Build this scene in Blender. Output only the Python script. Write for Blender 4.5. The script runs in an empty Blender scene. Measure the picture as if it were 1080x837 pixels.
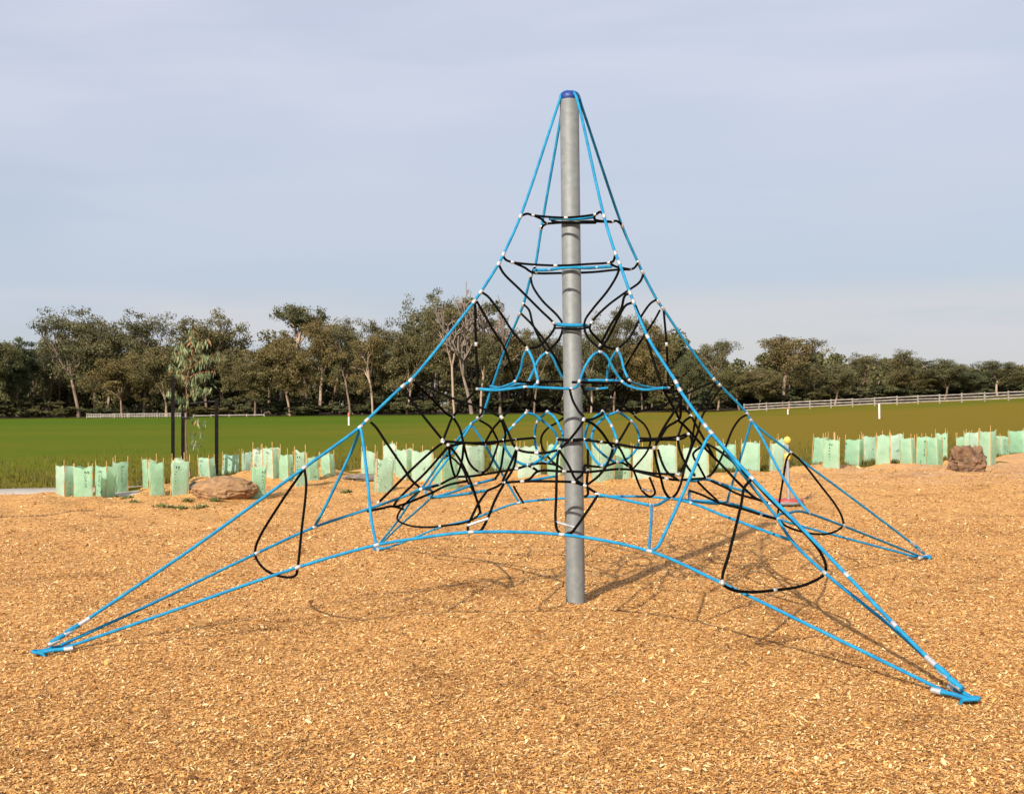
import bpy, bmesh, math, random
import numpy as np
from mathutils import Vector, Matrix, noise as mnoise

R = math.radians
random.seed(7)
rng = np.random.default_rng(11)
SC = bpy.context.scene
COL = SC.collection

# ------------------------------------------------------------------ camera model (used to measure the place from the photo)
CAMH = 1.6
FPX = 1300.0                      # focal length in pixels of the 1080 px wide photo
PITCH = 5.5 / 1300.0
ROLL = R(0.7)
cr, sr = math.cos(ROLL), math.sin(ROLL)
cp, sp = math.cos(PITCH), math.sin(PITCH)


def ray(u, v):
    X = u - 540.0
    Y = 418.5 - v
    x = X * cr + Y * sr
    y = -X * sr + Y * cr
    return Vector((x / FPX, cp - y / FPX * sp, sp + y / FPX * cp))


def at(u, v, Y):
    d = ray(u, v)
    return Vector((0, 0, CAMH)) + d * (Y / d.y)


def gz0(u, v, z=0.0):
    d = ray(u, v)
    return Vector((0, 0, CAMH)) + d * ((z - CAMH) / d.z)


def sstep(a, b, x):
    t = np.clip((x - a) / (b - a), 0, 1)
    return t * t * (3 - 2 * t)


# ------------------------------------------------------------------ terrain height
BX = np.array([-60, -30, -12, -8.2, -6.6, -4.5, -1, 1.5, 5, 8.5, 12, 16, 40, 80.])
BY = np.array([22.6, 22.6, 22.7, 22.9, 25.2, 28.2, 27.6, 26.6, 26.6, 28.6, 31.2, 33.0, 33.5, 33.5])


def mulch_edge(x):
    return np.interp(x, BX, BY)


def hills(x, y):
    r = np.clip((x - 27) / 26, 0, 3)
    h = 1.15 * r * sstep(50, 125, y)
    h = h + 0.35 * sstep(170, 400, y) * np.sin(x * 0.011 + 1)
    return h


def H(x, y):
    x = np.asarray(x, float)
    y = np.asarray(y, float)
    h = hills(x, y)
    near = 1 - sstep(36, 60, y)
    und = (0.016 * np.sin(1.3 * x + 0.7 * y + 1) * np.sin(0.9 * y - 0.5 * x) +
           0.012 * np.sin(2.9 * x - 1.7 * y + 2) + 0.008 * np.sin(5.1 * x + 3.9 * y) +
           0.006 * np.sin(9.7 * x - 6.1 * y + 0.6) * np.sin(7.3 * y + 1.1))
    far_w = sstep(13, 20, y)
    und = und * (0.38 + 1.3 * far_w)
    edge = mulch_edge(x)
    band = np.exp(-((y - (edge - 1.6)) / 1.7) ** 2) * sstep(-9.5, -7, x)
    mound = band * (0.07 + 0.05 * np.sin(1.1 * x + 0.3) + 0.05 * np.sin(2.7 * x + y * 0.8) + 0.03 * np.sin(6.3 * x + 2.2 * y))
    big = 0.16 * np.exp(-((x + 5.2) / 1.5) ** 2 - ((y - 25.2) / 1.8) ** 2) + 0.12 * np.exp(-((x + 2.9) / 1.2) ** 2 - ((y - 25.6) / 1.4) ** 2)
    dip = -0.018 * np.exp(-((x - .49) ** 2 + (y - 9.92) ** 2) / .06)
    for ax, ay in ((-3.15, 8.07), (2.43, 6.51), (4.16, 12.36), (-1.53, 13.67)):
        dip = dip - 0.022 * np.exp(-((x - ax) ** 2 + (y - ay) ** 2) / .05)
    return h + (und + mound + big + dip) * near


def ghit(u, v):
    """the point of the terrain seen through a pixel of the photo"""
    d = ray(u, v)
    z = 0.0
    p = None
    for _ in range(25):
        p = Vector((0, 0, CAMH)) + d * ((z - CAMH) / min(d.z, -1e-3))
        z = z * .4 + .6 * float(H(p.x, p.y))
    p.z = float(H(p.x, p.y))
    return p


# ------------------------------------------------------------------ helpers
def tag(o, label=None, cat=None, group=None, kind=None):
    if label: o['label'] = label
    if cat: o['category'] = cat
    if group: o['group'] = group
    if kind: o['kind'] = kind
    return o


def empty(name, loc, rz=0.0):
    o = bpy.data.objects.new(name, None)
    o.empty_display_size = .1
    o.location = loc
    o.rotation_euler = (0, 0, rz)
    COL.objects.link(o)
    return o


class MB:
    def __init__(self):
        self.v = []; self.f = []; self.m = []; self.sm = []

    def add(self, vs, fs, mi=0, smooth=True):
        n = len(self.v)
        self.v += [tuple(p) for p in vs]
        for f in fs:
            self.f.append(tuple(i + n for i in f)); self.m.append(mi); self.sm.append(smooth)

    def tube(self, pts, rad, seg=8, cap=True, mi=0):
        pts = [Vector(p) for p in pts]
        n = len(pts)
        rad = rad if hasattr(rad, '__len__') else [rad] * n
        vs = []; fs = []
        up = None
        for i, p in enumerate(pts):
            t = (pts[min(i + 1, n - 1)] - pts[max(i - 1, 0)])
            if t.length < 1e-9: t = Vector((0, 0, 1))
            t.normalize()
            if up is None:
                up = Vector((0, 0, 1)) if abs(t.z) < .9 else Vector((1, 0, 0))
            a = up - t * up.dot(t)
            if a.length < 1e-4: a = Vector((1, 0, 0)) - t * t.x
            a.normalize(); b = t.cross(a); up = a
            for k in range(seg):
                an = 2 * math.pi * k / seg
                vs.append(p + (a * math.cos(an) + b * math.sin(an)) * rad[i])
        for i in range(n - 1):
            for k in range(seg):
                k2 = (k + 1) % seg
                fs.append((i * seg + k, i * seg + k2, (i + 1) * seg + k2, (i + 1) * seg + k))
        self.add(vs, fs, mi, True)
        if cap:
            self.add(vs[:seg], [tuple(range(seg))[::-1]], mi, False)
            self.add(vs[-seg:], [tuple(range(seg))], mi, False)

    def box(self, c, s, rot=None, mi=0):
        x, y, z = [q / 2 for q in s]
        vs = [Vector((i, j, k)) for i in (-x, x) for j in (-y, y) for k in (-z, z)]
        if rot is not None: vs = [rot @ q for q in vs]
        vs = [q + Vector(c) for q in vs]
        self.add(vs, [(0, 1, 3, 2), (4, 6, 7, 5), (0, 4, 5, 1), (2, 3, 7, 6), (0, 2, 6, 4), (1, 5, 7, 3)], mi, False)

    def lathe(self, c, prof, seg=24, mi=0):
        vs = []; fs = []
        for r, z in prof:
            for k in range(seg):
                an = 2 * math.pi * k / seg
                vs.append(Vector(c) + Vector((r * math.cos(an), r * math.sin(an), z)))
        for i in range(len(prof) - 1):
            for k in range(seg):
                k2 = (k + 1) % seg
                fs.append((i * seg + k, i * seg + k2, (i + 1) * seg + k2, (i + 1) * seg + k))
        self.add(vs, fs, mi, True)

    def build(self, name, mats, parent=None):
        me = bpy.data.meshes.new(name)
        me.from_pydata(self.v, [], self.f)
        if not isinstance(mats, (list, tuple)): mats = [mats]
        for m in mats: me.materials.append(m)
        me.polygons.foreach_set('material_index', self.m)
        me.polygons.foreach_set('use_smooth', self.sm)
        me.update()
        o = bpy.data.objects.new(name, me)
        COL.objects.link(o)
        if parent is not None: o.parent = parent
        return o


def fast_mesh(name, verts, quads, mats, tint=None, mi=None, smooth=False, parent=None):
    """numpy mesh of quads"""
    me = bpy.data.meshes.new(name)
    verts = np.asarray(verts, np.float32); quads = np.asarray(quads, np.int32)
    nv = len(verts); nf = len(quads); k = quads.shape[1]
    me.vertices.add(nv); me.vertices.foreach_set('co', verts.ravel())
    me.loops.add(nf * k); me.loops.foreach_set('vertex_index', quads.ravel())
    me.polygons.add(nf)
    me.polygons.foreach_set('loop_start', np.arange(nf, dtype=np.int32) * k)
    me.polygons.foreach_set('loop_total', np.full(nf, k, np.int32))
    for m in (mats if isinstance(mats, (list, tuple)) else [mats]): me.materials.append(m)
    if mi is not None: me.polygons.foreach_set('material_index', np.asarray(mi, np.int32))
    me.polygons.foreach_set('use_smooth', np.full(nf, smooth, bool))
    if tint is not None:
        a = me.attributes.new('tint', 'FLOAT', 'POINT')
        a.data.foreach_set('value', np.asarray(tint, np.float32))
    me.update(calc_edges=True)
    if parent is False: return me
    o = bpy.data.objects.new(name, me)
    COL.objects.link(o)
    if parent is not None: o.parent = parent
    return o


def smooth_path(pts, sub=6):
    """centripetal Catmull-Rom through 3D points"""
    P = [Vector(p) for p in pts]
    if len(P) < 3: return P
    P = [P[0] * 2 - P[1]] + P + [P[-1] * 2 - P[-2]]
    out = []
    for i in range(1, len(P) - 2):
        p0, p1, p2, p3 = P[i - 1:i + 3]
        t0 = 0
        t1 = t0 + max((p1 - p0).length, 1e-6) ** .5
        t2 = t1 + max((p2 - p1).length, 1e-6) ** .5
        t3 = t2 + max((p3 - p2).length, 1e-6) ** .5
        for k in range(sub):
            t = t1 + (t2 - t1) * k / sub
            A1 = p0 * ((t1 - t) / (t1 - t0)) + p1 * ((t - t0) / (t1 - t0))
            A2 = p1 * ((t2 - t) / (t2 - t1)) + p2 * ((t - t1) / (t2 - t1))
            A3 = p2 * ((t3 - t) / (t3 - t2)) + p3 * ((t - t2) / (t3 - t2))
            B1 = A1 * ((t2 - t) / (t2 - t0)) + A2 * ((t - t0) / (t2 - t0))
            B2 = A2 * ((t3 - t) / (t3 - t1)) + A3 * ((t - t1) / (t3 - t1))
            out.append(B1 * ((t2 - t) / (t2 - t1)) + B2 * ((t - t1) / (t2 - t1)))
    out.append(P[-2])
    return out


# ------------------------------------------------------------------ materials
class Mat:
    def __init__(self, name, rough=.6, metal=0.0, spec=.5):
        self.m = bpy.data.materials.new(name); self.m.use_nodes = True
        self.nt = self.m.node_tree; self.N = self.nt.nodes; self.L = self.nt.links
        self.b = self.N['Principled BSDF']; self.out = self.N['Material Output']
        self.b.inputs['Roughness'].default_value = rough
        self.b.inputs['Metallic'].default_value = metal
        self.b.inputs['Specular IOR Level'].default_value = spec

    def node(self, t, **kw):
        n = self.N.new(t)
        for k, v in kw.items():
            if k in n.inputs: n.inputs[k].default_value = v
            else: setattr(n, k, v)
        return n

    def link(self, a, ai, b, bi):
        self.L.new(a.outputs[ai], b.inputs[bi])

    def noise(self, scale, detail=4, rough=.6, coord='Object', vec=None, mscale=None):
        n = self.node('ShaderNodeTexNoise'); n.inputs['Scale'].default_value = scale
        n.inputs['Detail'].default_value = detail; n.inputs['Roughness'].default_value = rough
        if vec is None:
            tc = self.node('ShaderNodeTexCoord')
            src = (tc, coord)
        else: src = vec
        if mscale is not None:
            mp = self.node('ShaderNodeMapping'); mp.inputs['Scale'].default_value = mscale
            self.link(src[0], src[1], mp, 'Vector'); src = (mp, 'Vector')
        self.link(src[0], src[1], n, 'Vector')
        return n

    def ramp(self, src, si, stops):
        r = self.node('ShaderNodeValToRGB')
        e = r.color_ramp.elements
        while len(e) < len(stops): e.new(.5)
        for i, (p, c) in enumerate(stops):
            e[i].position = p; e[i].color = (*c, 1)
        self.link(src, si, r, 'Fac')
        return r

    def mix(self, a, b, fac, mode='MIX'):
        n = self.node('ShaderNodeMix', data_type='RGBA', blend_type=mode)
        for s, i in ((fac, 0), (a, 6), (b, 7)):
            if isinstance(s, tuple) and hasattr(s[0], 'outputs'): self.L.new(s[0].outputs[s[1]], n.inputs[i])
            elif isinstance(s, (int, float)): n.inputs[i].default_value = s
            else: n.inputs[i].default_value = (*s, 1)
        return (n, 2)

    def color(self, s):
        self.L.new(s[0].outputs[s[1]], self.b.inputs['Base Color'])

    def bump(self, s, strength=.3, dist=.01):
        n = self.node('ShaderNodeBump'); n.inputs['Strength'].default_value = strength
        n.inputs['Distance'].default_value = dist
        self.L.new(s[0].outputs[s[1]], n.inputs['Height'])
        self.L.new(n.outputs[0], self.b.inputs['Normal'])


def simple(name, c1, c2, scale=8, rough=.6, metal=0, spec=.5, bump=0, bd=.01, detail=4):
    M = Mat(name, rough, metal, spec)
    n = M.noise(scale, detail)
    r = M.ramp(n, 0, [(.32, c1), (.68, c2)])
    M.color((r, 0))
    if bump: M.bump((n, 0), bump, bd)
    return M


mats = {}
mats['blue'] = simple('blue_rope_polyester', (.006, .15, .31), (.016, .26, .44), 14, .75, 0, .25, .4, .003).m
mats['black'] = simple('black_rope_polyester', (.002, .002, .002), (.006, .0055, .005), 60, .95, 0, .06, .4, .003).m
mats['clamp'] = simple('aluminium_clamp', (.38, .38, .37), (.56, .56, .55), 40, .45, .5, .5).m
mats['blue_cap'] = simple('blue_cap_plastic', (.003, .022, .15), (.006, .035, .22), 20, .5).m
M = Mat('galvanised_steel', .6, .2, .35)
v = M.node('ShaderNodeTexVoronoi', Scale=26.0); tc = M.node('ShaderNodeTexCoord'); M.link(tc, 'Object', v, 'Vector')
vr = M.ramp(v, 'Color', [(.2, (.17, .178, .172)), (.8, (.20, .207, .20))])
n = M.noise(3, 6, .65, mscale=(1, 1, .35)); nr = M.ramp(n, 0, [(.3, (.88, .88, .88)), (.7, (1.05, 1.05, 1.04))])
M.color(M.mix((vr, 0), (nr, 0), 1.0, 'MULTIPLY'))
rr = M.node('ShaderNodeMapRange'); M.link(n, 0, rr, 0); rr.inputs['To Min'].default_value = .5; rr.inputs['To Max'].default_value = .68
M.link(rr, 0, M.b, 'Roughness')
mats['galv'] = M.m

# mulch: sheet under the loose chips
MUL = [(.0, (.060, .023, .006)), (.22, (.24, .098, .024)), (.45, (.53, .250, .064)), (.72, (.71, .405, .128)), (1., (.90, .70, .37))]


def mulch_material():
    M = Mat('pine_bark_mulch', .8, 0, .25)
    tc = M.node('ShaderNodeTexCoord')
    warp = M.noise(9, 3, .6)
    ad = M.node('ShaderNodeVectorMath', operation='MULTIPLY_ADD')
    M.link(warp, 'Color', ad, 0); ad.inputs[1].default_value = (.09, .09, .09); M.link(tc, 'Object', ad, 2)
    v1 = M.node('ShaderNodeTexVoronoi', Scale=48.0); mp = M.node('ShaderNodeMapping'); mp.inputs['Scale'].default_value = (1, 1.9, 1)
    mp.inputs['Rotation'].default_value = (0, 0, .5)
    M.link(ad, 0, mp, 'Vector'); M.link(mp, 0, v1, 'Vector')
    v2 = M.node('ShaderNodeTexVoronoi', Scale=95.0); mp2 = M.node('ShaderNodeMapping'); mp2.inputs['Scale'].default_value = (1.8, 1, 1)
    mp2.inputs['Rotation'].default_value = (0, 0, .9)
    M.link(ad, 0, mp2, 'Vector'); M.link(mp2, 0, v2, 'Vector')
    s1 = M.node('ShaderNodeSeparateColor'); M.link(v1, 'Color', s1, 0)
    s2 = M.node('ShaderNodeSeparateColor'); M.link(v2, 'Color', s2, 0)
    mm = M.node('ShaderNodeMath', operation='MULTIPLY_ADD'); M.link(s1, 0, mm, 0); mm.inputs[1].default_value = .52
    m3 = M.node('ShaderNodeMath', operation='MULTIPLY'); M.link(s2, 1, m3, 0); m3.inputs[1].default_value = .42
    M.link(m3, 0, mm, 2)
    r = M.ramp(mm, 0, [(.0, (.10, .043, .012)), (.2, (.31, .138, .036)), (.42, (.54, .258, .066)), (.68, (.70, .395, .128)), (1., (.88, .66, .36))])
    big = M.noise(.8, 7, .7)
    br = M.ramp(big, 0, [(.32, (.60, .52, .46)), (.43, (.90, .88, .86)), (.68, (1.05, 1.05, 1.07))])
    c = M.mix((r, 0), (br, 0), 1., 'MULTIPLY')
    # dustier, paler worn strip towards the planting bed on the right
    sx = M.node('ShaderNodeSeparateXYZ'); M.link(tc, 'Object', sx, 0)
    a = M.node('ShaderNodeMapRange', interpolation_type='SMOOTHSTEP'); M.link(sx, 1, a, 0)
    a.inputs[1].default_value = 21; a.inputs[2].default_value = 25.5
    b = M.node('ShaderNodeMapRange', interpolation_type='SMOOTHSTEP'); M.link(sx, 0, b, 0)
    b.inputs[1].default_value = 4.5; b.inputs[2].default_value = 8.0
    ab = M.node('ShaderNodeMath', operation='MULTIPLY'); M.link(a, 0, ab, 0); M.link(b, 0, ab, 1)
    dn = M.noise(1.4, 5, .65, mscale=(.5, 1.6, 1)); dr = M.ramp(dn, 0, [(.4, (0, 0, 0)), (.62, (.75, .75, .75))])
    ab2 = M.node('ShaderNodeMath', operation='MULTIPLY'); M.link(ab, 0, ab2, 0); M.link(dr, 0, ab2, 1)
    c = M.mix(c, (.44, .27, .16), (ab2, 0))
    M.color(c)
    M.bump((mm, 0), .55, .008)
    return M.m


def chip_material():
    M = Mat('loose_mulch_chips', .7, 0, .3)
    at_ = M.node('ShaderNodeAttribute', attribute_name='tint')
    r = M.ramp(at_, 'Fac', MUL)
    big = M.noise(.8, 7, .7)
    br = M.ramp(big, 0, [(.32, (.60, .52, .46)), (.43, (.90, .88, .86)), (.68, (1.05, 1.05, 1.07))])
    M.color(M.mix((r, 0), (br, 0), 1., 'MULTIPLY'))
    return M.m


def grass_material():
    M = Mat('mown_grass', 1., 0, .02)
    tc = M.node('ShaderNodeTexCoord')
    a = M.noise(.05, 6, .62, mscale=(.5, 1, 1)); f = M.noise(1.3, 6, .7, mscale=(.35, 1, 1)); g = M.noise(45, 3, .6)
    sx = M.node('ShaderNodeSeparateXYZ'); M.link(tc, 'Object', sx, 0)
    # browner to the right and close to the planting bed, greener far off left
    k = M.node('ShaderNodeMapRange'); M.link(sx, 0, k, 0); k.inputs[1].default_value = -14; k.inputs[2].default_value = 16; k.inputs[3].default_value = -.16; k.inputs[4].default_value = .30
    k2 = M.node('ShaderNodeMapRange'); M.link(sx, 1, k2, 0); k2.inputs[1].default_value = 24; k2.inputs[2].default_value = 48; k2.inputs[3].default_value = .22; k2.inputs[4].default_value = 0
    k3 = M.node('ShaderNodeMapRange'); M.link(sx, 1, k3, 0); k3.inputs[1].default_value = 85; k3.inputs[2].default_value = 125; k3.inputs[3].default_value = 0; k3.inputs[4].default_value = -.22
    s = M.node('ShaderNodeMath', operation='ADD'); M.link(k, 0, s, 0); M.link(k2, 0, s, 1)
    s1 = M.node('ShaderNodeMath', operation='ADD'); M.link(s, 0, s1, 0); M.link(k3, 0, s1, 1)
    s2 = M.node('ShaderNodeMath', operation='ADD'); M.link(s1, 0, s2, 0); M.link(a, 0, s2, 1)
    s3 = M.node('ShaderNodeMath', operation='MULTIPLY_ADD'); M.link(f, 0, s3, 0); s3.inputs[1].default_value = .6; M.link(s2, 0, s3, 2)
    r = M.ramp(s3, 0, [(.40, (.068, .112, .008)), (.74, (.108, .118, .010)), (1.05 - .05, (.170, .122, .015))])
    gr = M.ramp(g, 0, [(.3, (.68, .68, .68)), (.7, (1.28, 1.28, 1.28))])
    M.color(M.mix((r, 0), (gr, 0), 1., 'MULTIPLY'))
    M.bump((g, 0), .6, .02)
    return M.m


def leaf_material(name, stops, trans=.18):
    M = Mat(name, .6, 0, .3)
    at_ = M.node('ShaderNodeAttribute', attribute_name='tint')
    r = M.ramp(at_, 'Fac', stops)
    oi = M.node('ShaderNodeObjectInfo')
    rr = M.ramp(oi, 'Random', [(0, (.80, .92, .98)), (.5, (1, 1, 1)), (1, (1.22, 1.06, .88))])
    c = M.mix((r, 0), (rr, 0), 1., 'MULTIPLY')
    M.color(c)
    t = M.node('ShaderNodeBsdfTranslucent'); M.L.new(c[0].outputs[c[1]], t.inputs['Color'])
    mx = M.node('ShaderNodeMixShader'); mx.inputs[0].default_value = trans
    M.L.new(M.b.outputs[0], mx.inputs[1]); M.L.new(t.outputs[0], mx.inputs[2]); M.L.new(mx.outputs[0], M.out.inputs['Surface'])
    return M.m


mats['mulch'] = mulch_material()
mats['chips'] = chip_material()
mats['grass'] = grass_material()
mats['gum_leaf'] = leaf_material('gum_leaves', [(0, (.062, .052, .020)), (.5, (.122, .104, .038)), (1, (.205, .168, .074))])
mats['dark_leaf'] = leaf_material('dark_leaves', [(0, (.040, .046, .017)), (.5, (.095, .096, .036)), (1, (.165, .155, .066))])
mats['sap_leaf'] = leaf_material('sapling_leaves', [(0, (.10, .14, .06)), (.55, (.25, .28, .12)), (.78, (.40, .37, .18)), (.86, (.40, .12, .05)), (1, (.55, .22, .08))], .25)
mats['bark'] = simple('gum_bark', (.12, .075, .052), (.27, .185, .13), 1.1, .85, bump=.3, bd=.03).m
mats['pale_bark'] = simple('pale_gum_bark', (.26, .165, .11), (.44, .32, .23), .9, .8).m
mats['bare'] = simple('bare_branches', (.15, .11, .085), (.27, .205, .16), 1.5, .85).m
mats['concrete'] = simple('concrete_path', (.36, .31, .255), (.46, .41, .34), 3, .85, bump=.2, bd=.004).m
mats['floor'] = simple('leaf_litter', (.07, .055, .03), (.14, .11, .06), .6, .95, spec=.1).m
mats['rock'] = simple('brown_basalt', (.055, .028, .014), (.25, .140, .072), 5, .85, bump=1., bd=.03, detail=8).m
mats['sand_rock'] = simple('sandy_rock', (.17, .095, .045), (.38, .215, .095), 9, .9, bump=1., bd=.03, detail=8).m
mats['grey_rock'] = simple('grey_slab_rock', (.10, .08, .07), (.24, .19, .15), 9, .9, bump=.7, bd=.03, detail=8).m
mats['stake_black'] = simple('black_stained_timber', (.006, .005, .005), (.016, .013, .012), 12, .9, spec=.08, bump=.3, bd=.004).m
mats['tie'] = simple('black_tie_webbing', (.008, .008, .008), (.018, .018, .018), 30, .8).m
mats['bamboo'] = simple('bamboo_stake_wood', (.40, .22, .07), (.58, .36, .13), 20, .7).m
mats['pink_stake'] = simple('pink_painted_stake', (.55, .17, .08), (.70, .30, .18), 20, .7).m
mats['ink'] = simple('black_print_ink', (.02, .03, .025), (.04, .06, .05), 30, .7).m
mats['white'] = simple('white_weathered_paint', (.50, .48, .44), (.74, .72, .68), 5, .7).m
mats['orange'] = simple('orange_red_paint', (.60, .10, .04), (.70, .16, .06), 5, .6).m
mats['fence'] = simple('weathered_white_timber', (.19, .155, .13), (.36, .31, .26), 2, .85).m
mats['red'] = simple('red_moulded_plastic', (.36, .035, .025), (.46, .05, .03), 8, .4).m
mats['yellow'] = simple('yellow_plastic', (.60, .42, .06), (.70, .52, .10), 8, .4).m
mats['weed'] = simple('weed_leaf', (.09, .12, .03), (.17, .19, .06), 30, .8).m
mats['sap_stem'] = simple('sapling_stem', (.12, .06, .03), (.22, .12, .07), 12, .8).m
mats['red_twig'] = simple('red_sapling_twig', (.42, .07, .03), (.58, .14, .05), 12, .7).m
M = Mat('grey_powder_coat', .5, .1, .3)
n = M.noise(9, 3); r = M.ramp(n, 0, [(.3, (.22, .225, .235)), (.7, (.29, .295, .305))]); M.color((r, 0))
mats['grey'] = M.m


def sleeve_material():
    M = Mat('green_plastic_film', .42, 0, .45)
    n = M.noise(5, 4); f = M.noise(18, 4, .6, mscale=(2.4, 2.4, .8))
    r = M.ramp(n, 0, [(.3, (.47, .70, .48)), (.7, (.66, .81, .63))])
    oi = M.node('ShaderNodeObjectInfo'); rr = M.ramp(oi, 'Random', [(0, (.80, .95, .84)), (.6, (1, 1, 1)), (1, (1.16, 1.04, 1.14))])
    c = M.mix((r, 0), (rr, 0), 1., 'MULTIPLY'); M.color(c)
    M.bump((f, 0), .6, .02)
    t = M.node('ShaderNodeBsdfTranslucent'); M.L.new(c[0].outputs[c[1]], t.inputs['Color'])
    mx = M.node('ShaderNodeMixShader'); mx.inputs[0].default_value = .45
    M.L.new(M.b.outputs[0], mx.inputs[1]); M.L.new(t.outputs[0], mx.inputs[2])
    tr = M.node('ShaderNodeBsdfTransparent'); tr.inputs[0].default_value = (.75, .95, .8, 1)
    m2 = M.node('ShaderNodeMixShader'); m2.inputs[0].default_value = .2
    M.L.new(mx.outputs[0], m2.inputs[1]); M.L.new(tr.outputs[0], m2.inputs[2])
    M.L.new(m2.outputs[0], M.out.inputs['Surface'])
    return M.m


mats['sleeve'] = sleeve_material()

# ------------------------------------------------------------------ ground
def grid_sheet(name, xs, ys, zf, mat, label=None):
    X, Y = np.meshgrid(xs, ys)
    Z = zf(X, Y)
    nx, ny = len(xs), len(ys)
    V = np.stack([X.ravel(), Y.ravel(), Z.ravel()], 1)
    i = np.arange(nx - 1)[None, :] + np.arange(ny - 1)[:, None] * nx
    i = i.ravel()
    Q = np.stack([i, i + 1, i + nx + 1, i + nx], 1)
    o = fast_mesh(name, V, Q, mat, smooth=True)
    tag(o, kind='structure')
    return o


xs = np.concatenate([-np.geomspace(3000, 42, 22), np.arange(-40, 60, 1.0), np.geomspace(62, 3000, 22)])
ys = np.concatenate([[-60, -20, -5], np.arange(0, 40, .8), np.arange(40, 220, 4.), np.geomspace(225, 4000, 16)])
grid_sheet('grass_field', xs, ys, lambda x, y: H(x, y) - .03 - .05 * (1 - sstep(0, 1, y - mulch_edge(x) + 2.2)), mats['grass'])


def fbm(x, y, s, seed=0):
    out = np.zeros_like(x)
    a = 1.
    for o in range(4):
        for k in range(3):
            an = seed + o * 1.7 + k * 2.1
            out = out + a * np.sin((x * math.cos(an) + y * math.sin(an)) * s * (1 + .37 * k) + an * 5.3 + 1.3 * np.sin((x * math.sin(an * 2) - y * math.cos(an)) * s * .7 + k))
        s *= 2.1; a *= .5
    return out / 4


def mulch_z(x, y):
    e = mulch_edge(x) + .22 * fbm(x, y, 1.2, 3)
    drop = sstep(-.5, .25, y - e)
    near_amp = .005 + .009 * sstep(13, 20, y)
    rough = sstep(-4.2, -1.8, y - e) * sstep(-9.5, -7, x)
    return H(x, y) + near_amp * fbm(x, y, 7., 1) * .6 + rough * .028 * fbm(x, y, 5.3, 4) - .12 * drop - .004 + .012 * sstep(14, 20, y)


xs = np.concatenate([np.arange(-34, -14, .35), np.arange(-14, 18, .11), np.arange(18, 40, .35)])
ys = np.concatenate([np.arange(-6, 3, .4), np.arange(3, 34.6, .085)])
grid_sheet('mulch_ground', xs, ys, mulch_z, mats['mulch'])

# concrete path along the grass, left
xs = np.arange(-46, -5.4, .5)
path = grid_sheet('path', xs, np.array([22.75, 22.95, 23.8, 24.75, 24.85]), lambda x, y: H(x, y) * .3 - .005 + np.where((y < 22.9) | (y > 24.8), -.1, .0), mats['concrete'])

# woodland floor under the trees
xs = np.concatenate([np.linspace(-400, 400, 81)])
ys = np.array([0, 4, 10, 30, 80, 200, 500, 1200.])
X, Y = np.meshgrid(xs, ys)


def tree_line(x):
    return np.interp(x, [-90, -60, -20, 20, 45, 70, 120], [196, 190, 172, 168, 160, 150, 135])


Yw = tree_line(X) + Y + 1.5 * np.sin(X * .35) * (Y < 1)
nx = len(xs)
V = np.stack([X.ravel(), Yw.ravel(), (H(X, Yw) + .02).ravel()], 1)
i = (np.arange(nx - 1)[None, :] + np.arange(len(ys) - 1)[:, None] * nx).ravel()
tag(fast_mesh('woodland_floor', V, np.stack([i, i + 1, i + nx + 1, i + nx], 1), mats['floor'], smooth=True), kind='structure')

# loose chips over the mulch, denser nearer
def chips(n, seed, name):
    g = np.random.default_rng(seed)
    # roughly even in the picture: sample 1/y
    inv = g.uniform(1 / 27.5, 1 / 3.6, n)
    y = 1 / inv
    y[: n // 7] = g.uniform(3.0, 16, n // 7)
    x = g.uniform(-.56, .56, n) * y + g.normal(0, .3, n)
    keep = y < mulch_edge(x) - .1
    x = x[keep]; y = y[keep]; n = len(x)
    z = mulch_z(x, y) + g.uniform(.001, .009, n)
    ln = g.gamma(3.2, .0034, n) + .0065
    ln = ln * (1 + .065 * np.clip(y - 6, 0, 20))
    wd = ln * g.uniform(.18, .42, n)
    a = g.uniform(0, 2 * np.pi, n); tl = g.normal(0, .20, n); rl = g.normal(0, .25, n)
    ux = np.stack([np.cos(a) * np.cos(tl), np.sin(a) * np.cos(tl), np.sin(tl)], 1)
    vx = np.stack([-np.sin(a) * np.cos(rl), np.cos(a) * np.cos(rl), np.sin(rl)], 1)
    c = np.stack([x, y, z], 1)
    c[:, 2] += np.abs(np.sin(tl)) * ln * .4
    u = ux * ln[:, None] * .5; w = vx * wd[:, None] * .5
    nrm = np.cross(ux, vx)
    bend = nrm * (ln * g.normal(0, .13, n))[:, None]
    t1 = g.uniform(.55, 1, n)[:, None]; t2 = g.uniform(.3, 1, n)[:, None]
    V = np.stack([c - u - w * t1, c + bend - w, c + bend + w, c - u + w * t1, c + u - w * t2, c + u + w * t2], 1).reshape(-1, 3)
    b = np.arange(n) * 6
    Q = np.concatenate([np.stack([b, b + 1, b + 2, b + 3], 1), np.stack([b + 1, b + 4, b + 5, b + 2], 1)])
    t = np.clip(g.normal(.54, .20, n), 0, 1)
    dark = g.random(n) < .10; t[dark] = g.uniform(.05, .32, dark.sum())
    lite = g.random(n) < .07; t[lite] = g.uniform(.78, .97, lite.sum())
    o = fast_mesh(name, V, Q, mats['chips'], tint=np.repeat(t, 6))
    return tag(o, 'loose golden brown pine bark chips strewn over the ground', 'mulch', kind='stuff')


chips(640000, 5, 'mulch_chips')

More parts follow.
